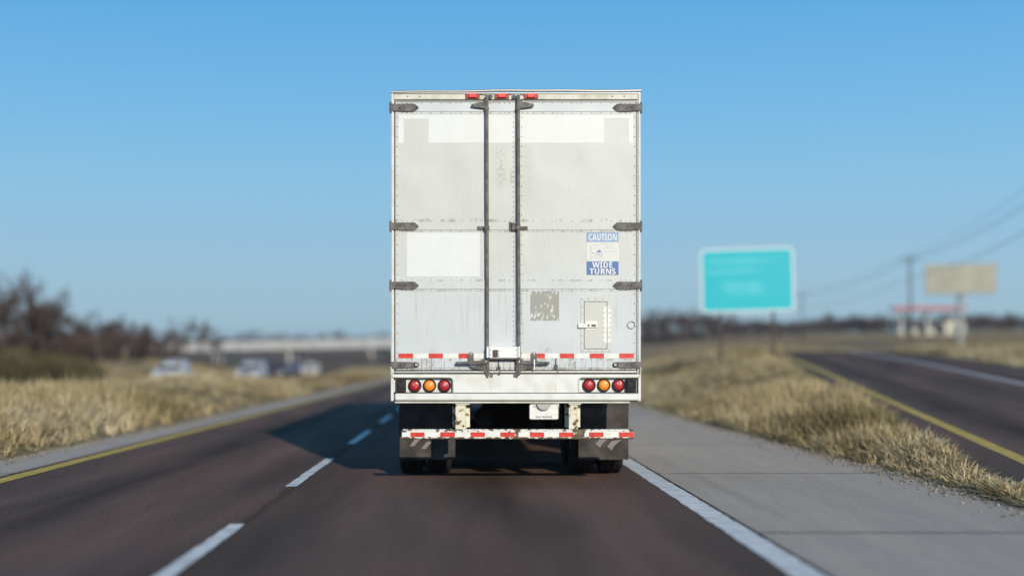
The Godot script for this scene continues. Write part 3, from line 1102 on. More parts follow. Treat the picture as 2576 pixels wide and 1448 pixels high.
func make_door_fittings(t: Node3D):
	# boxed lock between the rods
	var s := slab(1573, 1115.5, 1664, 1152, 0.012, 0.10, 0.006)
	var box := part("lock_box", s, M.bright, t)
	part("end_plate", slab(1564.5, 1115.5, 1571.5, 1151, 0.05, 0.108, 0.003), M.bright, box)
	part("end_plate", slab(1665.5, 1114.5, 1671.5, 1150, 0.05, 0.108, 0.003), M.bright, box)
	s = slab(1584.6, 1125.5, 1599, 1148, 0.10, 0.118, 0.004)
	part("lock_cover", s, paint(0.07, 0.045, 0.035, 0.5), box)
	for e in [1128.0, 1136.5, 1144.5]:
		s = Shape.new()
		s.lathe([Vector2(0.0125, 0), Vector2(0.011, 0.012), Vector2(0, 0.016)], Vector3(tx(1602), ty(e), 0.10), Vector3(0, 0, 1), 10)
		part("lock_barrel", s, M.shiny, box)
	for e in [[1577.0, 1127.0], [1577.0, 1141.0], [1660.0, 1126.0], [1660.0, 1141.0]]:
		s = Shape.new()
		s.lathe([Vector2(0.006, 0), Vector2(0, 0.004)], Vector3(tx(e[0]), ty(e[1]), 0.10), Vector3(0, 0, 1), 8)
		part("bolt", s, M.bolt, box)
	s = slab(1571, 1152, 1668, 1156, 0.008, 0.085, 0.002)
	part("lock_base", s, M.steel, box)
	# seal chains
	for q in [[1603.7, 1158.0], [1788.0, 1152.5]]:
		s = Shape.new()
		var y0: float = q[1]
		s.tube([Vector3(tx(q[0]), ty(y0), 0.014), Vector3(tx(q[0] - 0.5), ty(y0 + 12), 0.02), Vector3(tx(q[0] + 0.3), ty(y0 + 24), 0.022)], 0.007, 7)
		var ch := part("chain", s, M.steel, t)
		for e in [[27.0, 5.5, 0.008], [40.0, 6.5, 0.006]]:
			var ring := []
			for i in 14:
				var an := TAU * i / 14.0
				ring.append(Vector3(tx(q[0] + cos(an) * e[1] * 0.72), ty(y0 + e[0] + sin(an) * e[1] * 1.25), 0.03 + 0.006 * cos(an)))
			var c := Shape.new()
			c.tube(ring, e[2], 7, -1.0, true)
			part("link", c, M.rod, ch)
	# ring on the right door
	var ring := []
	for i in 28:
		var an := TAU * i / 28.0
		ring.append(Vector3(tx(2031 + cos(an) * 12.0), ty(1045 + sin(an) * 11.5), 0.012))
	s = Shape.new()
	s.tube(ring, 0.0035, 6, -1.0, true)
	var pull := part("pull_ring", s, M.galv, t)
	s = slab(2041, 1041, 2047.5, 1048, 0.004, 0.022, 0.003)
	part("ring_bracket", s, M.alu, pull)
	# warning sticker
	s = slab(1887.5, 746.5, 1990, 883.5, 0.0035, 0.0048, 0.0003)
	var st := part("warning_sticker", s, M.sticker_white, t)
	var inner := slab(1892.5, 779, 1986, 839.5, 0.0048, 0.0052, 0.0)
	part("picture_panel", inner, paint(0.70, 0.725, 0.69, 0.5), st)
	part("blue_band", slab(1887.5, 746.5, 1990, 778.5, 0.0048, 0.0058, 0.0002), M.sticker_faded, st, "faded blue band that reads CAUTION")
	part("blue_band", slab(1887.5, 840.5, 1990, 883.5, 0.0048, 0.0058, 0.0002), M.sticker_blue, st, "blue band that reads WIDE TURNS")
	lettering("CAUTION", 1894.0, 752.0, 1984.0, 773.5, 0.006, M.sticker_white, st)
	lettering("WIDE", 1905.5, 842.5, 1970.5, 861.0, 0.006, M.tape_white, st)
	lettering("TURNS", 1897.0, 863.5, 1980.0, 882.0, 0.006, M.tape_white, st)
	# line drawing: a lorry turning across a small car
	var k := 120.0 / 1121.0
	s = Shape.new()
	for q in [[[170, 520], [650, 440]], [[170, 520], [175, 720]], [[215, 515], [218, 735]], [[175, 720], [235, 745]], [[650, 440], [650, 570]], [[700, 465], [700, 575]], [[700, 470], [800, 480]], [[800, 480], [825, 590]], [[540, 635], [660, 575]], [[660, 575], [825, 600]], [[575, 695], [1000, 695]], [[95, 950], [215, 815]], [[130, 955], [240, 830]], [[190, 955], [290, 820]], [[570, 700], [490, 960]]]:
		ink_line(s, Vector2(1880 + q[0][0] * k, 735 + q[0][1] * k), Vector2(1880 + q[1][0] * k, 735 + q[1][1] * k), 0.6)
	part("drawing", s, M.sticker_line, st)
	s = Shape.new()
	var pts := []
	for q in [[365, 715], [400, 690], [385, 630], [425, 665], [455, 620], [465, 670], [510, 650], [490, 695], [500, 710]]:
		pts.append([1880 + q[0] * k, 735 + q[1] * k])
	s.prism(outline(pts), 0.0052, 0.0058)
	for q in [[[320, 760], [350, 725]], [[350, 725], [500, 712]], [[500, 712], [520, 750]], [[340, 775], [330, 870]], [[520, 750], [470, 870]], [[350, 870], [470, 880]]]:
		ink_line(s, Vector2(1880 + q[0][0] * k, 735 + q[0][1] * k), Vector2(1880 + q[1][0] * k, 735 + q[1][1] * k), 0.9)
	ink_line(s, Vector2(1880 + 370 * k, 735 + 785 * k), Vector2(1880 + 470 * k, 735 + 780 * k), 2.2)
	ink_line(s, Vector2(1880 + 235 * k, 735 + 745 * k), Vector2(1880 + 275 * k, 735 + 735 * k), 3.0)
	part("drawing", s, M.sticker_dark, st)
	# torn grey decal
	s = Shape.new()
	s.us = Vector2(PX / 92.5, -PX / 95.0)
	s.uo = Vector2(-tx(1706) * PX / 92.5, ty(936) * PX / 95.0)
	slab_in(s, 1706, 937, 1798.5, 1031, 0.0, 0.0022, 0.0004)
	part("torn_decal", s, M.torn, t)
	# small service hatch
	var grey := paint(0.60, 0.61, 0.585, 0.5)
	s = Shape.new()
	slab_in(s, 1868, 956, 1965, 969.5, 0.0, 0.006, 0.002)
	slab_in(s, 1868, 1123, 1965, 1133, 0.0, 0.006, 0.002)
	slab_in(s, 1868, 969.5, 1878.5, 1123, 0.0, 0.006, 0.002)
	slab_in(s, 1953.5, 969.5, 1965, 1123, 0.0, 0.006, 0.002)
	var hatch := part("service_hatch", s, paint(0.62, 0.64, 0.61, 0.5), t)
	part("hatch_recess", slab(1878.4, 969.4, 1953.6, 1123.1, 0.0, 0.001, 0.0), M.ink, hatch)
	part("hatch_door", slab(1880, 971, 1952, 1121.5, 0.0012, 0.008, 0.002), grey, hatch)
	part("hinge_leaf", slab(1939.6, 986, 1952.5, 1104.5, 0.008, 0.012, 0.001), M.tape_white, hatch)
	part("hinge_leaf", slab(1953.8, 986, 1965, 1104.5, 0.006, 0.012, 0.001), M.tape_white, hatch)
	s = Shape.new()
	for i in 8:
		for u in [1942.5, 1962.0]:
			s.lathe([Vector2(0.006, 0), Vector2(0, 0.004)], Vector3(tx(u), ty(990.5 + i * 15.8), 0.012), Vector3(0, 0, 1), 6)
	for q in [[1872, 962], [1893, 961], [1915, 961], [1937, 961], [1872, 987], [1873, 1010], [1872, 1080], [1873, 1105], [1874, 1128], [1895, 1129], [1917, 1128], [1938, 1129], [1960, 1128]]:
		s.lathe([Vector2(0.006, 0), Vector2(0, 0.004)], Vector3(tx(q[0]), ty(q[1]), 0.006), Vector3(0, 0, 1), 6)
	part("rivets", s, paint(0.16, 0.15, 0.13, 0.6), hatch).set_meta("kind", "stuff")
	s = slab(1859.5, 1040.5, 1921.5, 1054.5, 0.012, 0.032, 0.003)
	slab_in(s, 1885, 1033, 1921, 1061, 0.008, 0.013, 0.001)
	part("latch", s, M.tape_white, hatch)
	s = Shape.new()
	s.lathe([Vector2(0.0115, 0), Vector2(0.010, 0.005), Vector2(0, 0.006)], Vector3(tx(1892.5), ty(1047), 0.032), Vector3(0, 0, 1), 12)
	slab_in(s, 1902, 1043.5, 1916, 1051, 0.032, 0.034, 0.0005)
	part("latch_lock", s, M.brass, hatch)

func ink_line(s: Shape, a: Vector2, b: Vector2, w: float):
	var d := (b - a).normalized().orthogonal() * w * 0.5
	s.prism(outline([[a.x + d.x, a.y + d.y], [b.x + d.x, b.y + d.y], [b.x - d.x, b.y - d.y], [a.x - d.x, a.y - d.y]]), 0.0052, 0.0057)

func lettering(text: String, u0: float, v0: float, u1: float, v1: float, z: float, m: Material, parent: Node):
	var tm := TextMesh.new()
	var f := SystemFont.new()
	f.font_names = PackedStringArray(["Droid Sans"])
	f.font_weight = 700
	tm.font = f
	tm.text = text
	tm.font_size = 64
	tm.pixel_size = 0.01
	tm.depth = 0.02
	tm.curve_step = 2.0
	var box := tm.get_aabb()
	var o := MeshInstance3D.new()
	o.name = "lettering"
	o.mesh = tm
	o.material_override = m
	parent.add_child(o, true)
	var sx := (tx(u1) - tx(u0)) / box.size.x
	var sy := (ty(v0) - ty(v1)) / box.size.y
	o.scale = Vector3(sx, sy, 0.05)
	o.position = Vector3(tx(u0) - box.position.x * sx, ty(v1) - box.position.y * sy, z - (box.position.z) * 0.05)
	o.set_meta("label", "the word " + text)

func arc(cu: float, cv: float, r: float, a0: float, a1: float, n := 6) -> Array:
	var p := []
	for i in n + 1:
		var a := deg_to_rad(lerpf(a0, a1, float(i) / n))
		p.append([cu + cos(a) * r, cv + sin(a) * r])
	return p

func make_sill(t: Node3D):
	# white plate with the two lamp recesses cut from its lower corners
	var s := Shape.new()
	var p := [[1258.5, 1203.5], [2061.5, 1203.5], [2061.5, 1213.5]]
	p += arc(1873.0, 1224.5, 11.0, -90.0, -180.0)
	p += [[1862.0, 1262.5], [1456.0, 1262.5]]
	p += arc(1445.0, 1226.0, 11.0, 0.0, -90.0)
	p += [[1258.5, 1215.0]]
	s.prism(outline(p), -0.12, 0.028)
	var sill := part("rear_sill", s, M.white, t)
	# rounded lip along the cut and round the corners
	for k in 2:
		var mir := k == 1
		var pts := []
		for q in [[1257.5, 1180.0], [1258.5, 1196.0]] + arc(1269.0, 1202.0, 11.0, 180.0, 90.0, 4) + [[1445.0, 1213.5]] + arc(1446.0, 1225.0, 11.5, -90.0, 0.0, 5) + [[1457.5, 1262.0]]:
			pts.append(Vector3(tx(3318.0 - q[0] if mir else q[0]), ty(q[1]), 0.030))
		s = Shape.new()
		s.tube(pts, 0.0075, 8)
		part("lip", s, M.cream, sill)
		s = slab(1256.8, 1204, 1266, 1290, -0.12, 0.020, 0.004) if not mir else slab(2053, 1204, 2061.5, 1290, -0.12, 0.020, 0.004)
		part("end_plate", s, M.white, sill)
	s = Shape.new()
	s.tube([Vector3(tx(1271), ty(1196.5), 0.02), Vector3(tx(2047), ty(1196), 0.02)], 0.0145, 10)
	part("sill_tube", s, M.alu, sill)
	part("sill_groove", slab(1270, 1199.5, 2050, 1204, -0.1, -0.004, 0.0), M.rubber, sill)
	for q in [[1578.7, 1212.0, 1262.0], [1786.5, 1236.0, 1258.0]]:
		part("weld_seam", slab(q[0] - 0.8, q[1], q[0] + 0.8, q[2], 0.027, 0.0305, 0.0), M.cream, sill)
	# channel under it
	s = slab(1269.5, 1265, 2055, 1288.5, -0.10, 0.040, 0.014)
	var ch := part("bumper_channel", s, M.white, t)
	part("shadow_gap", slab(1266, 1261.5, 2055, 1265.5, -0.1, 0.015, 0.0), M.under, ch)
	part("lower_flange", slab(1269.7, 1291, 2026, 1296.5, -0.08, 0.025, 0.002), M.cream, ch)
	part("web", slab(1272, 1287, 2050, 1292, -0.09, 0.005, 0.0), M.under, ch)
	# lamp panels
	for k in 2:
		var mir := k == 1
		var u0 := 1266.0 if not mir else 1862.0
		var u1 := 1456.0 if not mir else 2053.0
		s = slab(u0, 1210, u1, 1263, -0.06, -0.030, 0.0)
		var panel := part("lamp_panel", s, M.patch, t)
		s = Shape.new()
		var b0 := 1275.5 if not mir else 2015.5
		slab_in(s, b0, 1214.5, b0 + 30.0, 1261.5, -0.03, 0.05, 0.008)
		part("rubber_bumper", s, M.block, panel)
		for e in [1223.5, 1250.0]:
			s = Shape.new()
			s.lathe([Vector2(0.011, -0.002), Vector2(0.011, 0.006), Vector2(0.006, 0.006), Vector2(0, 0.001)], Vector3(tx(b0 + 15.0 + (2 if mir else 0)), ty(e), 0.05), Vector3(0, 0, 1), 12)
			part("bumper_bolt", s, M.rubber, panel)
		var n := 0
		for u in ([1333.9, 1381.4, 1429.4] if not mir else [1895.6, 1943.5, 1991.0]):
			var at := Vector3(tx(u), ty(1240.0 if not mir else 1238.7), -0.03)
			s = Shape.new()
			s.lathe([Vector2(0.068, 0.0), Vector2(0.0695, 0.018), Vector2(0.066, 0.034), Vector2(0.058, 0.036), Vector2(0.0555, 0.026), Vector2(0.055, 0.01)], at, Vector3(0, 0, 1), 32)
			var lamp := part("tail_light", s, M.rubber, t, ["outer" if not mir else "inner", "amber middle", "inner" if not mir else "outer"][n] + " round lamp in dark rubber ring")
			s = Shape.new()
			var prof := []
			for i in 9:
				var a := i / 8.0 * PI * 0.5
				prof.append(Vector2(0.0555 * cos(a), 0.020 + 0.020 * sin(a)))
			s.lathe(prof, at, Vector3(0, 0, 1), 32, true)
			part("lens", s, M.amber_lens if n == 1 else M.red_lens, lamp)
			n += 1

func make_underride(t: Node3D):
	var n := Node3D.new()
	n.name = "underride_guard"
	t.add_child(n, true)
	for q in [[1467.0, 1499.5], [1832.0, 1858.0]]:
		var s := Shape.new()
		slab_in(s, q[0] + 2, 1300, q[1] - 2, 1381, -0.10, 0.0, 0.004)
		slab_in(s, q[0] - 2, 1303, q[0] + 2.5, 1381, -0.14, 0.004, 0.002)
		slab_in(s, q[1] - 2.5, 1303, q[1] + 1, 1381, -0.14, 0.004, 0.002)
		slab_in(s, q[0] - 12, 1301, q[0] + 2, 1376, -0.16, -0.13, 0.002)
		slab_in(s, q[1] - 2, 1306, q[1] + 12, 1376, -0.16, -0.13, 0.002)
		part("guard_post", s, M.rust_post, n)
		s = Shape.new()
		s.prism(outline([[q[0] - 4, 1297], [q[1] + 14, 1297], [q[1] + 8, 1302], [q[0], 1302]]), -0.1, 0.012)
		part("post_flange", s, M.cream, n)
	var bar := Shape.new()
	bar.us = Vector2(PX / 747.5, -PX / 33.0)
	bar.uo = Vector2(-tx(1291) * PX / 747.5, ty(1380) * PX / 33.0)
	slab_in(bar, 1291, 1381.5, 2038.5, 1412.5, -0.10, 0.012, 0.010)
	part("guard_bar", bar, M.rust_bar, n)
	bar = Shape.new()
	bar.us = Vector2(PX / 747.5, -PX / 33.0)
	bar.uo = Vector2(-tx(1291) * PX / 747.5, ty(1380) * PX / 33.0)
	var u := 1300.0
	while u < 2030.0:   # non-slip teeth along the top edge
		if not (u > 1828 and u < 1876) and not (u > 1460 and u < 1508):
			bar.box(Vector3(tx(u), ty(1381.3 + rng.randf_range(-0.3, 0.3)), -0.01), Vector3(0.021, 0.012, 0.03), 0.004)
		u += 11.6
	part("tread_teeth", bar, M.rust_bar, n).set_meta("kind", "stuff")
	for q in [[1292.5, 1319.8, 0], [1319.8, 1365.5, 1], [1365.5, 1415.8, 0], [1415.8, 1463, 1], [1463, 1513, 0], [1513, 1559.5, 1], [1559.5, 1608.5, 0], [1608.5, 1655.7, 1], [1667.5, 1704, 0], [1704, 1750, 1], [1750, 1798.3, 0], [1798.3, 1846, 1], [1880, 1894.3, 0], [1894.3, 1941.2, 1], [1941.2, 1990.6, 0], [1990.6, 2037.5, 1]]:
		var s := slab(q[0] + 0.2, 1390.2 + rng.randf_range(-0.4, 0.4), q[1] - 0.2, 1405 + rng.randf_range(-0.4, 0.4), 0.010, 0.0145, 0.0006)
		part("reflective_tape", s, M.tape_red if q[2] == 1 else M.tape_white, n, "red tape segment" if q[2] == 1 else "white tape segment")
	# number plate hung below the sill
	var pl := Shape.new()
	var pts := arc(1709, 1305.5, 5.5, 180, 270, 4) + arc(1791, 1305.5, 5.5, -90, 0, 4) + arc(1791, 1342.8, 5.5, 0, 90, 4) + arc(1709, 1342.8, 5.5, 90, 180, 4)
	pl.prism(outline(pts), -0.004, 0.004)
	var plate := part("licence_plate", pl, M.tape_white, t)
	var rim := []
	for q in pts:
		rim.append(Vector3(tx(q[0]), ty(q[1]), 0.004))
	pl = Shape.new()
	pl.tube(rim, 0.0045, 6, -1.0, true)
	part("plate_frame", pl, M.galv, plate)
	lettering("·REG TRAILER·", 1721.5, 1338.2, 1777.5, 1343.6, 0.0045, M.ink, plate)
	pl = Shape.new()
	pl.prism(outline(arc(1749.5, 1295.0, 23.5, 10, 170, 10)), 0.006, 0.045)
	part("plate_lamp", pl, M.galv, plate)
	pl = slab(1716, 1299, 1723.5, 1311, 0.004, 0.010, 0.001)
	slab_in(pl, 1793, 1298, 1798, 1309.5, 0.002, 0.008, 0.001)
	part("plate_bracket", pl, M.cream, plate)

func make_running_gear(t: Node3D):
	# flaps
	for k in 2:
		var x0 := -1.262 if k == 0 else 0.74
		var x1 := -0.64 if k == 0 else 1.298
		var s := Shape.new()
		for i in 6:   # a slightly bellied sheet
			var y0 := lerpf(1.02, 0.20, i / 6.0)
			var y1 := lerpf(1.02, 0.20, (i + 1) / 6.0)
			var z0 := -0.98 - 0.05 * sin(i / 6.0 * PI * 0.7)
			var z1 := -0.98 - 0.05 * sin((i + 1) / 6.0 * PI * 0.7)
			s.face([Vector3(x0, y0, z0), Vector3(x1, y0, z0), Vector3(x1, y1, z1), Vector3(x0, y1, z1)], Vector3(0, 0, 1))
			s.face([Vector3(x0, y0, z0 - 0.008), Vector3(x1, y0, z0 - 0.008), Vector3(x1, y1, z1 - 0.008), Vector3(x0, y1, z1 - 0.008)], Vector3(0, 0, -1))
			for x in [x0, x1]:
				s.face([Vector3(x, y0, z0), Vector3(x, y1, z1), Vector3(x, y1, z1 - 0.008), Vector3(x, y0, z0 - 0.008)], Vector3(signf(x - (x0 + x1) / 2), 0, 0))
		var flap := part("mud_flap", s, M.flap, t)
		var q := [[0.0, 0.05], [0.05, 0.13], [0.16, 0.15], [0.08, 0.06], [0.05, 0.0]] if k == 1 else [[0.0, 0.02], [0.06, 0.12], [0.12, 0.12], [0.05, 0.02]]
		for m in [[0.0, 0.0], [0.13, -0.03]]:
			var poly := PackedVector2Array()
			for e in q:
				poly.append(Vector2((0.93 if k == 1 else -1.15) + e[0] + m[0], 0.335 + e[1] * 0.8 + m[1]))
			s = Shape.new()
			s.prism(poly, -1.028, -1.024)
			part("flap_emblem", s, paint(0.24, 0.22, 0.215, 0.8), flap)
		s = Shape.new()
		s.box(Vector3((x0 + x1) / 2, 1.05, -0.96), Vector3(x1 - x0 + 0.04, 0.06, 0.05), 0.004)
		part("flap_hanger", s, M.under, t)
	# wheels and axles
	for z in [-1.72, -2.97]:
		var s := Shape.new()
		s.tube([Vector3(-1.0, 0.5, z), Vector3(1.0, 0.5, z)], 0.065, 10)
		for x in [-0.52, 0.52]:
			s.box(Vector3(x, 0.62, z), Vector3(0.12, 0.24, 0.9), 0.01)
			s.lathe([Vector2(0.10, -0.1), Vector2(0.10, 0.1), Vector2(0, 0.1)], Vector3(x * 0.6, 0.62, z + 0.22), Vector3(0, 0, 1), 12)
		part("axle", s, M.under, t)
		for x in [-1.155, -0.825, 0.825, 1.155]:
			make_wheel(t, Vector3(x, 0.5, z), 0.5, 0.27)
	var s := Shape.new()
	for x in [-0.52, 0.52]:
		s.box(Vector3(x, 0.95, -2.6), Vector3(0.10, 0.20, 4.4), 0.01)
	for z in [-0.5, -1.1, -1.7, -2.3, -2.9, -3.5, -4.1, -4.7, -6.0, -8.0, -10.0, -12.0]:
		s.box(Vector3(0, 1.06, z), Vector3(2.4, 0.10, 0.06), 0.004)
	part("slider_frame", s, M.under, t)
	s = Shape.new()
	s.lathe([Vector2(0, -0.35), Vector2(0.14, -0.3), Vector2(0.15, 0.3), Vector2(0, 0.35)], Vector3(0.0, 0.72, -2.35), Vector3(1, 0, 0), 14)
	part("air_tank", s, M.under, t)
	for x in [-1.24, 1.24]:
		s = Shape.new()
		s.box(Vector3(x, 0.66, -8.2), Vector3(0.02, 0.86, 7.6), 0.004)
		part("side_skirt", s, M.white, t)
	for x in [-0.95, 0.95]:
		s = Shape.new()
		s.box(Vector3(x, 0.72, -12.6), Vector3(0.13, 0.85, 0.13), 0.006)
		s.box(Vector3(x, 0.30, -12.6), Vector3(0.10, 0.2, 0.10), 0.004)
		s.box(Vector3(x, 0.19, -12.6), Vector3(0.28, 0.03, 0.28), 0.004)
		part("landing_leg", s, M.under, t)

var wheel_mesh := {}
func make_wheel(parent: Node3D, at: Vector3, r: float, w: float) -> Node3D:
	var key := "%.2f_%.2f" % [r, w]
	if not wheel_mesh.has(key):
		var s := Shape.new()
		var h := w / 2
		var prof := [Vector2(r * 0.56, -h), Vector2(r * 0.78, -h), Vector2(r * 0.95, -h * 0.93), Vector2(r, -h * 0.78)]
		for g in [-0.45, 0.0, 0.45]:
			prof += [Vector2(r, h * (g - 0.09)), Vector2(r * 0.975, h * (g - 0.06)), Vector2(r * 0.975, h * (g + 0.06)), Vector2(r, h * (g + 0.09))]
		prof += [Vector2(r, h * 0.78), Vector2(r * 0.95, h * 0.93), Vector2(r * 0.78, h), Vector2(r * 0.56, h)]
		s.lathe(prof, Vector3.ZERO, Vector3.RIGHT, 28)
		var q := Shape.new()
		q.lathe([Vector2(0, -h * 0.4), Vector2(r * 0.2, -h * 0.5), Vector2(r * 0.45, -h * 0.3), Vector2(r * 0.56, -h * 0.9), Vector2(r * 0.57, 0), Vector2(r * 0.56, h * 0.9), Vector2(r * 0.45, h * 0.3), Vector2(r * 0.2, h * 0.5), Vector2(0, h * 0.4)], Vector3.ZERO, Vector3.RIGHT, 20)
		wheel_mesh[key] = [s.mesh(), q.mesh()]
	var n := Node3D.new()
	n.name = "wheel"
	parent.add_child(n, true)
	n.position = at
	part("tyre", wheel_mesh[key][0], M.tyre, n)
	part("rim", wheel_mesh[key][1], M.galv, n)
	return n

func make_tractor():
	var t := thing("truck_tractor", "truck tractor coupled to the far front end of the white trailer", "truck", Vector3(TRAILER_X, 0, -REAR))
	var s := Shape.new()
	for x in [-0.42, 0.42]:
		s.box(Vector3(x, 0.88, -17.6), Vector3(0.09, 0.26, 8.6), 0.01)
	s.box(Vector3(0, 1.02, -14.9), Vector3(1.0, 0.10, 1.1), 0.02)
	part("chassis", s, M.under, t)
	s = Shape.new()
	s.prism(PackedVector2Array([Vector2(-21.9, 0.5), Vector2(-21.95, 1.5), Vector2(-21.0, 1.75), Vector2(-20.4, 2.7), Vector2(-19.6, 3.5), Vector2(-17.4, 3.9), Vector2(-17.3, 0.55)]), -1.15, 1.15, Transform3D(Basis(Vector3(0, 0, 1), Vector3(0, 1, 0), Vector3(-1, 0, 0)), Vector3.ZERO))
	part("cab", s, paint(0.35, 0.36, 0.38, 0.3), t)
	for sg in [-1.0, 1.0]:
		s = Shape.new()
		s.box(Vector3(sg * 1.152, 2.2, -19.6), Vector3(0.012, 0.6, 0.8), 0.004)
		part("side_window", s, M.glass, t)
		s = Shape.new()
		s.box(Vector3(sg * 1.02, 0.62, -18.2), Vector3(0.5, 0.5, 1.4), 0.08)
		part("fuel_tank", s, M.galv, t)
		s = Shape.new()
		s.box(Vector3(sg * 0.95, 0.5, -13.55), Vector3(0.6, 0.62, 0.02), 0.002)
		part("mud_flap", s, M.rubber, t)
		make_wheel(t, Vector3(sg * 1.05, 0.5, -21.0), 0.5, 0.28)
		for z in [-14.3, -15.6]:
			for x in [1.12, 0.79]:
				make_wheel(t, Vector3(sg * x, 0.5, z), 0.5, 0.27)


# ---------------------------------------------------------------- the green sign in the gore
func rounded(w: float, h: float, r: float) -> PackedVector2Array:
	var p := PackedVector2Array()
	for q in [[w / 2 - r, h / 2 - r, 0.0], [-w / 2 + r, h / 2 - r, 90.0], [-w / 2 + r, -h / 2 + r, 180.0], [w / 2 - r, -h / 2 + r, 270.0]]:
		for i in 7:
			var a := deg_to_rad(q[2] + i * 15.0)
			p.append(Vector2(q[0] + cos(a) * r, q[1] + sin(a) * r))
	return p

func make_exit_sign():
	var z := 53.0
	var w := 3.62
	var h := 2.52
	var cx := (1880.0 - 1175.0) / FOCAL * z
	var cy := EYE + (908.0 - 704.0) / FOCAL * z
	var g := ground(cx, z)
	var o := thing("exit_sign", "large turquoise road sign with white border on two posts", "road sign", Vector3(cx, g, -z), deg_to_rad(-7.0))
	var up := Vector3(0, cy - g, 0)
	var tr := Transform3D(Basis(Vector3(0, 0, 1), deg_to_rad(1.4)), up)
	var s := Shape.new()
	s.prism(rounded(w, h, 0.22), -0.02, 0.0, tr)
	part("panel", s, paint(0.70, 0.76, 0.78, 0.45), o, "white sign face with rounded corners")
	s = Shape.new()
	s.us = Vector2(1.0 / w, -1.0 / h)
	s.uo = Vector2(0.5, 0.5 + (cy - g) / h)
	s.prism(rounded(w - 0.15, h - 0.15, 0.15), 0.0, 0.004, tr)
	var im := Image.create(192, 128, false, Image.FORMAT_RGB8)
	var a := FastNoiseLite.new()
	a.seed = 91; a.frequency = 1.0; a.fractal_octaves = 3
	for j in 128:
		for i in 192:
			var u := i / 191.0
			var v := j / 127.0
			var k := 0.0
			# pale, worn away legends
			k += 0.55 * exp(-pow((v - 0.20 + 0.05 * u) / 0.018, 2.0)) * smooth(0.03, 0.1, u) * (1.0 - smooth(0.55, 0.7, u))
			k += 0.5 * exp(-pow((v - 0.28 + 0.11 * u) / 0.016, 2.0)) * smooth(0.1, 0.2, u) * (1.0 - smooth(0.75, 0.9, u))
			k += 0.65 * exp(-pow((v - 0.385 + 0.055 * u) / 0.02, 2.0)) * smooth(0.03, 0.08, u) * (1.0 - smooth(0.5, 0.75, u))
			k += 0.5 * smooth(0.50, 0.56, v) * (1.0 - smooth(0.62, 0.82, v)) * smooth(0.15, 0.35, u) * (1.0 - smooth(0.55, 0.8, u)) * (0.75 + 0.5 * a.get_noise_2d(u * 4.0, v * 9.0))
			k += 0.10 * a.get_noise_2d(u * 3.0, v * 14.0)
			var c := Color(0.0, 0.50, 0.61).lerp(Color(0.18, 0.68, 0.74), clampf(k, 0.0, 1.0))
			im.set_pixel(i, j, Color(c.r, c.g, c.b).linear_to_srgb())
	var m := StandardMaterial3D.new()
	m.albedo_texture = ImageTexture.create_from_image(im)
	m.roughness = 0.4
	part("sign_face", s, m, o)
	for x in [-w * 0.28, w * 0.28]:
		s = Shape.new()
		s.box(Vector3(x, (cy - g + h * 0.46) / 2 - 0.3, -0.12), Vector3(0.09, cy - g + h * 0.46 + 0.6, 0.14), 0.006)
		part("post", s, M.wood, o)
	for y in [-0.8, 0.0, 0.8]:
		s = Shape.new()
		s.box(Vector3(0, cy - g + y, -0.03), Vector3(w * 0.94, 0.06, 0.02), 0.002)
		part("rail", s, M.galv, o)


# ---------------------------------------------------------------- oncoming cars
func loft(s: Shape, rings: Array, smooth_: bool):
	var k: int = rings[0].size()
	var mid := []
	for r in rings:
		var q := Vector3.ZERO
		for p in r:
			q += p
		mid.append(q / k)
	for i in rings.size() - 1:
		for j in k:
			var j2 := (j + 1) % k
			var p := [rings[i][j], rings[i][j2], rings[i + 1][j2], rings[i + 1][j]]
			var ctr: Vector3 = (mid[i] + mid[i + 1]) / 2
			if not smooth_:
				s.face(p, (p[0] + p[2]) / 2 - ctr)
			else:
				s.quad_n(p[0], p[1], p[2], p[3], round_n(rings, mid, i, j), round_n(rings, mid, i, j2), round_n(rings, mid, i + 1, j2), round_n(rings, mid, i + 1, j))
	s.face(rings[0], mid[0] - mid[1])
	s.face(rings[-1], mid[-1] - mid[-2])

func round_n(rings: Array, mid: Array, i: int, j: int) -> Vector3:
	var k: int = rings[0].size()
	var a: Vector3 = rings[i][(j + 1) % k] - rings[i][(j + k - 1) % k]
	var b: Vector3 = rings[mini(i + 1, rings.size() - 1)][j] - rings[maxi(i - 1, 0)][j]
	var q := a.cross(b).normalized()
	return q if q.dot(rings[i][j] - mid[i]) > 0.0 else -q

func section(z: float, w: float, y0: float, y1: float, top: float) -> Array:
	var h := y1 - y0
	return [Vector3(-w * 0.92, y0, z), Vector3(-w, y0 + h * 0.35, z), Vector3(-w * 0.98, y0 + h * 0.7, z), Vector3(-w * top, y1 - h * 0.06, z), Vector3(-w * top * 0.6, y1, z), Vector3(w * top * 0.6, y1, z), Vector3(w * top, y1 - h * 0.06, z), Vector3(w * 0.98, y0 + h * 0.7, z), Vector3(w, y0 + h * 0.35, z), Vector3(w * 0.92, y0, z)]

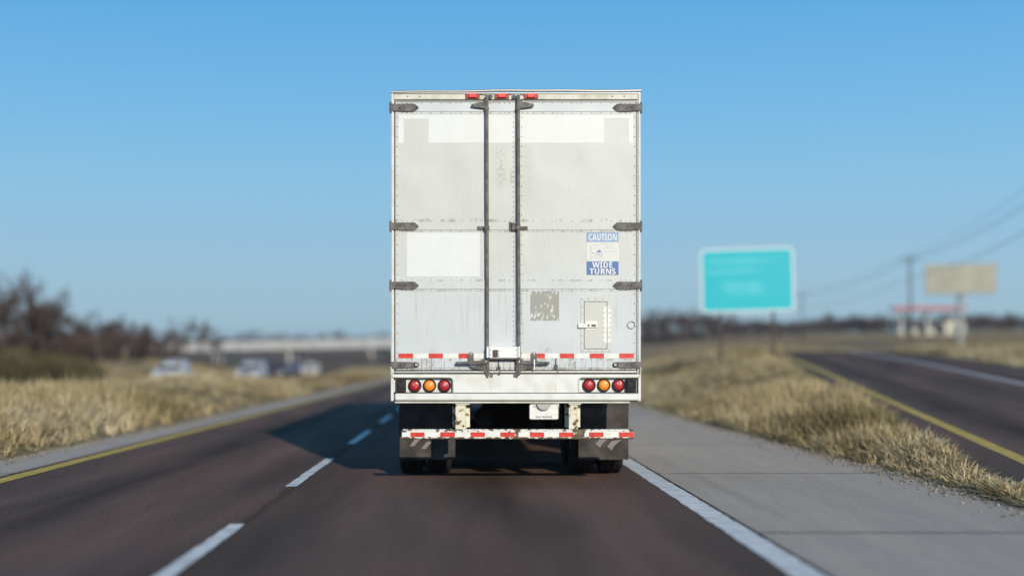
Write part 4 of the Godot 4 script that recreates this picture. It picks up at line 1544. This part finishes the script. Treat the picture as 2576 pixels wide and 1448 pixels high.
func make_car(called: String, label: String, tall: float, body: Color, at: Vector3, turn: float) -> Node3D:
	var o := thing(called, label, "car", at, turn, "cars on the oncoming carriageway")
	var m := paint(body.r, body.g, body.b, 0.35)
	var belt := 0.62 + tall * 0.22
	var s := Shape.new()
	loft(s, [section(2.28, 0.70, 0.32, belt - 0.25, 0.86), section(2.15, 0.84, 0.24, belt - 0.14, 0.9), section(1.3, 0.90, 0.22, belt - 0.02, 0.93), section(0.6, 0.91, 0.22, belt + 0.06, 0.95), section(-1.4, 0.91, 0.22, belt + 0.08, 0.95), section(-2.1, 0.88, 0.25, belt + 0.04, 0.92), section(-2.3, 0.80, 0.34, belt - 0.08, 0.9)], true)
	part("body", s, m, o)
	s = Shape.new()
	var roof := 0.62 + tall * 0.62
	loft(s, [section(0.75, 0.80, belt - 0.02, belt + 0.05, 0.95), section(0.25, 0.76, belt - 0.02, (belt + roof) / 2 + 0.08, 0.88), section(-0.25, 0.74, belt - 0.02, roof, 0.82), section(-1.2, 0.74, belt - 0.02, roof, 0.82), section(-1.7 - tall * 0.25, 0.74, belt - 0.02, belt + (roof - belt) * (0.55 if tall < 1.5 else 0.9), 0.86), section(-2.05 - tall * 0.08, 0.76, belt - 0.02, belt + 0.05, 0.95)], true)
	part("roof", s, m, o)
	var glass := func(p: Array, out: Vector3) -> Shape:
		var q := Shape.new()
		q.face(p, out)
		var back := []
		for e in p:
			back.append(e - out.normalized() * 0.01)
		q.face(back, -out)
		for i in p.size():
			q.face([p[i], p[(i + 1) % p.size()], back[(i + 1) % p.size()], back[i]], (p[i] + p[(i + 1) % p.size()]) / 2 - (p[0] + p[2]) / 2)
		return q
	part("windscreen", glass.call([Vector3(-0.70, belt + 0.08, 0.78), Vector3(0.70, belt + 0.08, 0.78), Vector3(0.58, roof - 0.07, -0.10), Vector3(-0.58, roof - 0.07, -0.10)], Vector3(0, 0.8, 1)), M.glass, o)
	for sg in [-1.0, 1.0]:
		part("side_window", glass.call([Vector3(sg * 0.775, belt + 0.09, 0.35), Vector3(sg * 0.775, belt + 0.09, -1.5), Vector3(sg * 0.66, roof - 0.10, -1.2), Vector3(sg * 0.66, roof - 0.10, -0.2)], Vector3(sg, 0.2, 0)), M.glass, o)
		s = Shape.new()
		s.box(Vector3(sg * 0.62, belt - 0.24, 2.20), Vector3(0.34, 0.13, 0.16), 0.04)
		part("headlight", s, M.clear, o)
		s = Shape.new()
		s.box(Vector3(sg * 0.98, belt + 0.13, 0.55), Vector3(0.16, 0.12, 0.10), 0.03)
		part("wing_mirror", s, m, o)
		for z in [1.42, -1.38]:
			make_wheel(o, Vector3(sg * 0.80, 0.33, z), 0.33, 0.21)
	s = Shape.new()
	s.box(Vector3(0, belt - 0.30, 2.27), Vector3(0.80, 0.16, 0.06), 0.02)
	s.box(Vector3(0, 0.36, 2.22), Vector3(1.1, 0.10, 0.10), 0.02)
	part("grille", s, M.rubber, o)
	return o

func make_cars():
	var put := func(d: float, z: float) -> Vector3:
		return Vector3(cen(z) + d, opp_y(z) + 0.004, -z)
	make_car("oncoming_car", "silver white sport utility car nearest on the oncoming carriageway", 1.75, Color(0.66, 0.64, 0.62), put.call(-18.5, 84.0), 0.0)
	make_car("oncoming_car", "grey lilac saloon car behind the silver white car", 1.35, Color(0.32, 0.28, 0.31), put.call(-18.4, 117.0), 0.0)
	make_car("oncoming_car", "dark brown hatchback in the lane next to the median", 1.6, Color(0.10, 0.065, 0.055), put.call(-14.7, 104.0), 0.0)
	make_car("oncoming_car", "pale beige saloon close to the trailer's left side", 1.4, Color(0.58, 0.52, 0.42), put.call(-14.7, 136.0), 0.05)
	make_car("oncoming_car", "pale grey estate car between the silver white car and the lilac one", 1.7, Color(0.5, 0.48, 0.48), put.call(-14.8, 92.0), 0.0)
	make_car("oncoming_car", "dark blue saloon farthest off on the oncoming carriageway", 1.4, Color(0.06, 0.07, 0.16), put.call(-18.4, 176.0), 0.1)


# ---------------------------------------------------------------- poles, wires, billboard, station
func make_roadside():
	var tops := []
	var spots := [[2760.0, 84.0, 12.6], [2290.0, 165.0, 12.0], [2018.0, 268.0, 11.5], [1848.0, 390.0, 11.5], [1743.0, 540.0, 14.0]]
	var names := ["utility pole at the far right edge of the road scene", "brown utility pole in front of the cream billboard", "brown utility pole right of the turquoise sign", "thin utility pole behind the turquoise sign", "farthest thin utility pole just left of the turquoise sign"]
	for i in spots.size():
		var q: Array = spots[i]
		var p := spot(q[0], q[1])
		var o := thing("utility_pole", names[i], "utility pole", p, deg_to_rad(-35.0), "poles of the power line")
		var s := Shape.new()
		s.tube([Vector3(0, -0.6, 0), Vector3(0, q[2], 0)], 0.17, 10, 0.11)
		part("pole", s, M.wood, o)
		s = Shape.new()
		s.box(Vector3(0, q[2] - 0.5, 0.13), Vector3(2.6, 0.12, 0.10), 0.01)
		part("crossarm", s, M.wood, o)
		for x in [-1.2, -0.5, 0.5, 1.2]:
			s = Shape.new()
			s.lathe([Vector2(0.05, 0), Vector2(0.07, 0.08), Vector2(0.04, 0.18), Vector2(0, 0.2)], Vector3(x, q[2] - 0.44, 0.13), Vector3.UP, 8)
			part("insulator", s, M.galv, o)
		tops.append([p, q[2]])
	var runs := [[-1.2, 0.22, "upper power cable on the outer end of the crossarms"], [1.2, 0.22, "upper power cable on the end of the crossarms nearest the road"], [0.5, 0.22, "inner power cable between the crossarm ends"], [0.0, -2.3, "thick low telephone cable below the power cables"]]
	for r in runs:
		var s := Shape.new()
		for i in tops.size() - 1:
			var pts := []
			for e in 2:
				var tp: Array = tops[i + e]
				pts.append(tp[0] + Basis(Vector3.UP, deg_to_rad(-35.0)) * Vector3(r[0], tp[1] - 0.46 + r[1], 0.13))
			var line := []
			for j in 15:
				var f := j / 14.0
				line.append(pts[0].lerp(pts[1], f) - Vector3(0, 4.0 * f * (1.0 - f) * 0.9, 0))
			s.tube(line, 0.035 if r[1] < 0.0 else 0.02, 5)
		var o := part("power_cable", s, M.bolt)
		tag(o, r[2], "cable", "cables of the power line")
	# billboard
	var bz := 250.0
	var bp := spot(2417.0, bz)
	var y0 := EYE + (908.0 - 738.0) / FOCAL * bz - bp.y
	var y1 := EYE + (908.0 - 664.0) / FOCAL * bz - bp.y
	var b := thing("billboard", "blank cream billboard on a tall post right of the slip road", "billboard", bp, deg_to_rad(-14.0))
	var s := Shape.new()
	s.box(Vector3(0, (y0 + y1) / 2, 0), Vector3(12.6, y1 - y0, 0.5), 0.04)
	part("frame", s, M.galv, b)
	s = Shape.new()
	s.box(Vector3(0, (y0 + y1) / 2, 0.28), Vector3(12.3, y1 - y0 - 0.3, 0.06), 0.01)
	part("panel", s, worn(paint(0.46, 0.44, 0.36, 0.7), speckle(0.01, Color(0.9, 0.9, 0.88), Color.WHITE, 95, 256), 0.1), b)
	s = Shape.new()
	s.box(Vector3(0, y0 - 0.15, 0.9), Vector3(12.6, 0.08, 0.8), 0.01)
	part("catwalk", s, M.galv, b)
	s = Shape.new()
	s.tube([Vector3(0, -1, -0.6), Vector3(0, y0 + 1.0, -0.6)], 0.5, 14)
	part("post", s, M.galv, b)
	# filling station with a red edged canopy
	var fz := 330.0
	var fp := spot(2333.0, fz)
	var st := thing("filling_station", "low filling station with a red edged white canopy beyond the slip road", "building", fp, deg_to_rad(-10.0))
	var fy := EYE + (908.0 - 776.0) / FOCAL * fz - fp.y
	s = Shape.new()
	s.box(Vector3(0, fy, 0), Vector3(17.0, 0.7, 9.0), 0.03)
	part("canopy_edge", s, paint(0.55, 0.09, 0.09, 0.5), st)
	s = Shape.new()
	s.box(Vector3(0, fy - 0.42, 0), Vector3(16.8, 0.12, 8.8), 0.01)
	part("canopy_ceiling", s, M.cream, st)
	for x in [-6.0, 0.0, 6.0]:
		s = Shape.new()
		s.box(Vector3(x, fy / 2 - 0.6, 0), Vector3(0.4, fy + 0.2, 0.4), 0.02)
		part("column", s, M.white, st)
		s = Shape.new()
		s.box(Vector3(x, 0.85, 1.2), Vector3(0.6, 1.7, 0.5), 0.05)
		part("fuel_pump", s, M.cream, st)
	s = Shape.new()
	s.box(Vector3(2.0, 1.3, -9.0), Vector3(16.0, 4.2, 6.0), 0.04)
	part("shop", s, M.cream, st)
	for x in [-4.0, 0.0, 4.0, 8.0]:
		s = Shape.new()
		s.box(Vector3(x, 1.4, -5.98), Vector3(2.6, 2.0, 0.06), 0.01)
		part("window", s, M.glass, st)


# ---------------------------------------------------------------- trees
func grow(wood: Shape, twigs: Shape, p: Vector3, d: Vector3, len_: float, r: float, level: int):
	var pts := [p]
	var q := p
	var dir := d
	for i in 3:
		dir = (dir + Vector3(rng.randf_range(-0.16, 0.16), rng.randf_range(-0.02, 0.14), rng.randf_range(-0.16, 0.16))).normalized()
		q += dir * len_ / 3.0
		pts.append(q)
	(wood if level < 1 else twigs).tube(pts, r, 6 if level == 0 else 3, r * 0.45, false, false)
	var n: int = [9, 6, 6, 0][level]
	for i in n:
		var f := rng.randf_range(0.28 if level == 0 else 0.2, 1.0)
		var k := mini(2, int(f * 3.0))
		var at: Vector3 = pts[k].lerp(pts[k + 1], f * 3.0 - k)
		var side := Vector3(rng.randf_range(-1, 1), rng.randf_range(-0.4, 0.5), rng.randf_range(-1, 1)).normalized()
		var nd := (dir * rng.randf_range(0.55, 1.0) + side * 0.85 + Vector3(0, 0.18, 0)).normalized()
		var nl := len_ * rng.randf_range(0.42, 0.66) * (1.0 if level else 0.9)
		if level < 2:
			grow(wood, twigs, at, nd, nl, r * 0.42, level + 1)
		else:
			spray(twigs, at, nd, nl)

var twig_half := 0.02
var twig_count := 5
func spray(s: Shape, p: Vector3, d: Vector3, l: float):
	for i in twig_count:
		var nd := (d + Vector3(rng.randf_range(-0.6, 0.6), rng.randf_range(-0.35, 0.6), rng.randf_range(-0.6, 0.6))).normalized()
		var side := nd.cross(Vector3(rng.randf_range(-1, 1), rng.randf_range(-1, 1), rng.randf_range(-1, 1))).normalized() * twig_half
		var tip := p + nd * l * rng.randf_range(0.6, 1.2)
		s.face([p - side, p + side, tip], nd.cross(side))

func bare_tree(called: String, label: String, h: float, group: String) -> Node3D:
	var o := thing(called, label, "tree", Vector3.ZERO, 0.0, group)
	var wood := Shape.new()
	var twigs := Shape.new()
	grow(wood, twigs, Vector3(0, -0.3, 0), Vector3.UP, h * 0.72, h * 0.022, 0)
	part("trunk", wood, M.bark, o)
	part("crown", twigs, M.twig, o)
	return o

func bare_shrub(label: String, group: String) -> Node3D:
	var o := thing("bare_shrub", label, "shrub", Vector3.ZERO, 0.0, group)
	var stems := Shape.new()
	var twigs := Shape.new()
	for i in 14:
		var a := rng.randf_range(0, TAU)
		var d := Vector3(cos(a) * 0.55, 1.0, sin(a) * 0.55).normalized()
		var p := Vector3(cos(a) * 0.3, -0.2, sin(a) * 0.3)
		var tip := p + d * rng.randf_range(1.8, 2.8)
		stems.tube([p, tip], 0.03, 3, 0.01, false, false)
		for j in 22:
			spray(twigs, p.lerp(tip, rng.randf_range(0.15, 1.0)), (d + Vector3(rng.randf_range(-1, 1), rng.randf_range(-0.2, 0.6), rng.randf_range(-1, 1))).normalized(), 0.7)
	part("stem", stems, M.bark, o)
	part("twigs", twigs, M.twig, o)
	return o

func olive_bush(label: String) -> Node3D:
	var o := thing("evergreen_bush", label, "bush", Vector3.ZERO, 0.0, "olive bushes under the bare trees")
	var stems := Shape.new()
	for i in 6:
		var a := rng.randf_range(0, TAU)
		stems.tube([Vector3(0, -0.2, 0), Vector3(cos(a) * 0.8, 1.2, sin(a) * 0.8)], 0.04, 4, 0.015, false, false)
	part("stem", stems, M.bark, o)
	var s := Shape.new()
	s.tinted = true
	for i in 1500:
		var q := Vector3(rng.randfn(), rng.randfn(), rng.randfn()).normalized() * pow(rng.randf(), 0.4)
		var lump := 1.0 + 0.35 * bumps.get_noise_3d(q.x * 60.0, q.y * 60.0, q.z * 60.0)
		var p := Vector3(q.x * 1.5 * lump, 1.0 + q.y * 0.95 * lump, q.z * 1.3 * lump)
		var a := Vector3(rng.randf_range(-1, 1), rng.randf_range(-1, 1), rng.randf_range(-1, 1)).normalized()
		var b := a.cross(Vector3(0.3, 1, 0.2)).normalized()
		var g := rng.randf_range(0.7, 1.3)
		s.tint = Color(0.15 * g, 0.12 * g, 0.045 * g)
		s.face([p - a * 0.10, p + b * 0.045, p + a * 0.10, p - b * 0.045], a.cross(b))
	part("foliage", s, M.leaf, o)
	return o

func where_in_row(u: float) -> String:
	return "between trailer and turquoise sign" if u < 1765 else "below the turquoise sign" if u < 1995 else "between sign and filling station" if u < 2230 else "behind the filling station" if u < 2440 else "right of the billboard"

func make_trees():
	M.bark = paint(0.10, 0.078, 0.065, 0.9)
	M.twig = paint(0.105, 0.072, 0.060, 0.95)
	M.twig.metallic_specular = 0.15
	M.leaf = paint(1, 1, 1, 0.8)
	M.leaf.vertex_color_use_as_albedo = true
	# one tree of each kind, then copies: 8 m tall as grown
	var left_label := "bare brown winter tree in the dense stand left of the oncoming road"
	var far_label := "small bare brown tree in the far row behind the slip road"
	var kinds := []
	for i in 4:
		kinds.append(bare_tree("bare_tree", left_label, 8.0, "bare trees left of the oncoming road"))
	var place := func(o: Node3D, u: float, z: float, vtop: float):
		var p := spot(u, z)
		o.position = p
		o.rotation.y = rng.randf_range(0, TAU)
		var h := EYE + (908.0 - vtop) / FOCAL * z - p.y
		o.scale = Vector3.ONE * clampf(h / 8.6, 0.2, 2.2)
	var stand := func(o: Node3D, q: Array):
		if q[0] < 60:
			tag(o, "tall bare brown tree at the left end of the stand behind the olive bushes", "", "tall bare trees at the left end of the stand")
		elif q[0] < 165:
			tag(o, "tall bare brown tree at the right shoulder of the tall clump at left", "", "bare trees at the right shoulder of the tall clump")
		else:
			tag(o, "low bare brown tree between the tall clump and the silver white car", "", "low bare trees right of the tall clump")
	var spots := [[-50, 92, 690], [-5, 98, 700], [30, 96, 712], [62, 101, 708], [92, 108, 716], [118, 114, 740], [150, 120, 775], [10, 120, 720], [75, 125, 728], [-30, 118, 715],
		[180, 128, 790], [215, 134, 786], [250, 138, 790], [285, 142, 796], [318, 150, 800], [350, 156, 812], [120, 150, 770], [200, 160, 796], [280, 170, 802],
		[385, 180, 818], [425, 190, 808], [462, 200, 804], [500, 214, 800], [535, 226, 826]]
	for i in spots.size():
		var o: Node3D
		if i < 4:
			o = kinds[i]
		else:
			o = kinds[i % 4].duplicate()
			o.name = numbered("bare_tree")
			add_child(o, true)
		var q: Array = spots[i]
		stand.call(o, q)
		if q[1] >= 180:
			o.set_meta("label", "thin bare tree in front of the overpass at left")
			o.set_meta("group", "thin trees before the overpass")
		place.call(o, q[0], q[1], q[2])
	var u := 1618.0
	var i := 0
	twig_half = 0.055
	var small := []
	for k in 3:
		small.append(bare_tree("bare_tree", far_label, 8.0, "far row of bare trees behind the slip road"))
	twig_half = 0.02
	while u < 2760.0:
		var o: Node3D = small[i] if i < 3 else small[i % 3].duplicate()
		if i >= 3:
			o.name = numbered("bare_tree")
			add_child(o, true)
		o.set_meta("label", "small bare brown tree in the far row " + where_in_row(u))
		o.set_meta("group", "far bare trees " + where_in_row(u))
		var zz := 372.0 + rng.randf_range(-14, 40)
		var vt := 792.0 + rng.randf_range(-8, 8)
		if u > 1860 and u < 2080: vt = 806.0 + rng.randf_range(-5, 5)
		if u > 1640 and u < 1790: vt = 781.0 + rng.randf_range(-5, 5)
		place.call(o, u, zz, vt)
		u += 13.0 + rng.randf_range(-4, 4)
		i += 1
	# scrub under the trees
	var sh := bare_shrub("dense bare brown shrub under the trees at left", "bare shrubs under the trees at left")
	var first := true
	for q in [[-60, 88], [-25, 90], [8, 91], [40, 93], [70, 96], [100, 100], [130, 106], [160, 112], [190, 118], [220, 124], [250, 128], [282, 134], [315, 142], [345, 150], [-10, 104], [50, 110], [110, 118], [380, 172], [420, 182], [240, 150], [180, 140]]:
		var o: Node3D = sh
		if not first:
			o = sh.duplicate()
			o.name = numbered("bare_shrub")
			add_child(o, true)
		first = false
		o.position = spot(q[0], q[1])
		o.rotation.y = rng.randf_range(0, TAU)
		o.scale = Vector3.ONE * rng.randf_range(1.0, 1.6)
	first = true
	for q in range(1622, 2740, 22):
		var o: Node3D = sh.duplicate()
		o.name = numbered("bare_shrub")
		add_child(o, true)
		o.set_meta("label", "brown bare shrub under the far tree row " + where_in_row(q))
		o.set_meta("group", "far shrubs " + where_in_row(q))
		o.position = spot(q + rng.randf_range(-8, 8), 360.0 + rng.randf_range(-6, 30))
		o.rotation.y = rng.randf_range(0, TAU)
		o.scale = Vector3(2.2, 1.5, 2.2) * rng.randf_range(0.8, 1.3)
	var ob := olive_bush("low olive green bush at the foot of the left trees")
	first = true
	for q in [[-30, 82, 1.0], [15, 81, 1.1], [62, 83, 0.95], [108, 85, 1.05], [150, 88, 0.9], [195, 92, 0.95], [238, 97, 0.75], [40, 86, 1.2], [128, 92, 1.1]]:
		var o: Node3D = ob
		if not first:
			o = ob.duplicate()
			o.name = numbered("evergreen_bush")
			add_child(o, true)
		first = false
		o.position = spot(q[0], q[1])
		o.rotation.y = rng.randf_range(0, TAU)
		o.scale = Vector3.ONE * q[2]
	# far wood along the skyline, one mass
	var mm := MultiMesh.new()
	mm.transform_format = MultiMesh.TRANSFORM_3D
	mm.mesh = (kinds[1].get_node("crown") as MeshInstance3D).mesh
	mm.instance_count = 420
	for k in 420:
		var z := rng.randf_range(1150, 1500)
		var x := rng.randf_range(-0.42, 0.45) * z
		var b := Basis(Vector3.UP, rng.randf_range(0, TAU)).scaled(Vector3(1.6, 0.75, 1.6) * rng.randf_range(0.7, 1.3))
		mm.set_instance_transform(k, Transform3D(b, Vector3(x, ground(x, z) - 1.0, -z)))
	var w := MultiMeshInstance3D.new()
	w.name = "far_treeline"
	w.multimesh = mm
	w.material_override = M.twig
	add_child(w, true)
	tag(w, "far brown line of woods on the skyline", "woods", "", "stuff")


# ---------------------------------------------------------------- grass
func make_grass():
	M.grass = paint(1, 1, 1, 0.85)
	M.grass.vertex_color_use_as_albedo = true
	M.grass.metallic_specular = 0.2
	M.grass.backlight_enabled = true
	M.grass.backlight = Color(0.35, 0.32, 0.22)
	var s := Shape.new()
	for i in 11:
		var a := rng.randf_range(0, TAU)
		var p := Vector3(cos(a), 0, sin(a)) * rng.randf_range(0.0, 0.16)
		var d := Vector3(cos(a + rng.randf_range(-1, 1)) * 0.12, rng.randf_range(0.12, 0.26), sin(a) * 0.12)
		var side := Vector3(-sin(a), 0, cos(a)) * 0.011
		var mid := p + d * 0.6
		s.face([p - side, p + side, mid + side * 0.7, mid - side * 0.7], Vector3(cos(a), 0.5, sin(a)))
		s.face([mid - side * 0.7, mid + side * 0.7, p + d + Vector3(d.x, -0.03, d.z) * 0.5], Vector3(cos(a), 0.5, sin(a)))
	var tuft := s.mesh()
	var grit := Shape.new()
	grit.lathe([Vector2(0, -0.012), Vector2(0.02, -0.006), Vector2(0.024, 0.004), Vector2(0.012, 0.014), Vector2(0, 0.016)], Vector3.ZERO, Vector3.UP, 5)
	var gm := MultiMesh.new()
	gm.transform_format = MultiMesh.TRANSFORM_3D
	gm.use_colors = true
	gm.mesh = grit.mesh()
	gm.instance_count = 5000
	for k in 5000:
		var z := 8.5 * pow(7.0, rng.randf())
		var right := rng.randf() < 0.7
		var x := 4.98 - absf(rng.randfn()) * 0.22 + 0.12 if right else -6.0 + absf(rng.randfn()) * 0.16 - 0.1
		gm.set_instance_transform(k, Transform3D(Basis(Vector3.UP, rng.randf_range(0, TAU)).scaled(Vector3.ONE * rng.randf_range(0.25, 1.0)), Vector3(x, main_y(z) + 0.008, -z)))
		var g := rng.randf_range(0.15, 0.42)
		gm.set_instance_color(k, Color(g * 1.1, g * 0.95, g * 0.75))
	var go := MultiMeshInstance3D.new()
	go.name = "gravel"
	go.multimesh = gm
	go.material_override = M.grass
	add_child(go, true)
	tag(go, "loose gravel along the edges of the concrete shoulders", "gravel", "", "stuff")
	var areas := [
		["median_grass", "dry tan grass on the median beside the yellow line", 26000, func(z): return cen(z) - 12.1, func(z): return cen(z) - 6.12, 14.0, 190.0],
		["field_grass", "dry tan grass beyond the oncoming carriageway", 16000, func(z): return cen(z) - 21.0 - z * 0.24 - 2.0, func(z): return cen(z) - 21.1, 40.0, 190.0],
		["gore_grass", "dry tan grass on the bank between shoulder and slip road", 44000, func(z): return cen(z) + 5.08, func(z): return ramp_l(z) - 0.05, 11.5, 200.0],
		["roadside_grass", "dry brown grass right of the slip road", 16000, func(z): return ramp_r(z) + 0.1, func(z): return maxf(ramp_r(z) + 3.0, 0.45 * z), 24.0, 220.0],
	]
	for q in areas:
		var mm := MultiMesh.new()
		mm.transform_format = MultiMesh.TRANSFORM_3D
		mm.use_colors = true
		mm.mesh = tuft
		var kept := []
		for k in q[2]:
			var z: float = q[5] * pow(q[6] / q[5], pow(rng.randf(), 0.9))
			var x: float = lerpf(q[3].call(z), q[4].call(z), rng.randf())
			var edge := minf(x - q[3].call(z), q[4].call(z) - x)
			var thick := patches.get_noise_2d(x * 2.2, z * 1.3) + 0.35 * bumps.get_noise_2d(x * 14.0, z * 9.0)
			if thick < -0.18 and rng.randf() < 0.75: continue
			if edge < 0.35 + 0.5 * thick and rng.randf() < 0.7: continue
			var far := 0.85 + z / 95.0
			var c := soil(x, z)
			var g := rng.randf_range(0.72, 1.3)
			var weed := bumps.get_noise_2d(x * 9.0 + 70.0, z * 6.0) + rng.randf_range(-0.2, 0.2)
			if weed > 0.36: c = c.lerp(Color(0.15, 0.13, 0.06), 0.7)
			elif weed < -0.38: c = c.lerp(Color(0.56, 0.50, 0.37), 0.6)
			var high := far * rng.randf_range(0.35, 1.1) * (0.6 + 1.1 * smooth(-0.2, 0.5, thick))
			kept.append([Transform3D(Basis(Vector3(rng.randf_range(-0.3, 0.3), 1, rng.randf_range(-0.3, 0.3)).normalized(), rng.randf_range(0, TAU)).scaled(Vector3(far, minf(high, 1.9), far)), Vector3(x, ground(x, z) - 0.01, -z)), Color(c.r * g * 1.06, c.g * g * 1.05, c.b * g)])
		mm.instance_count = kept.size()
		for k in kept.size():
			mm.set_instance_transform(k, kept[k][0])
			mm.set_instance_color(k, kept[k][1])
		var o := MultiMeshInstance3D.new()
		o.name = q[0]
		o.multimesh = mm
		o.material_override = M.grass
		add_child(o, true)
		tag(o, q[1], "grass", "", "stuff")
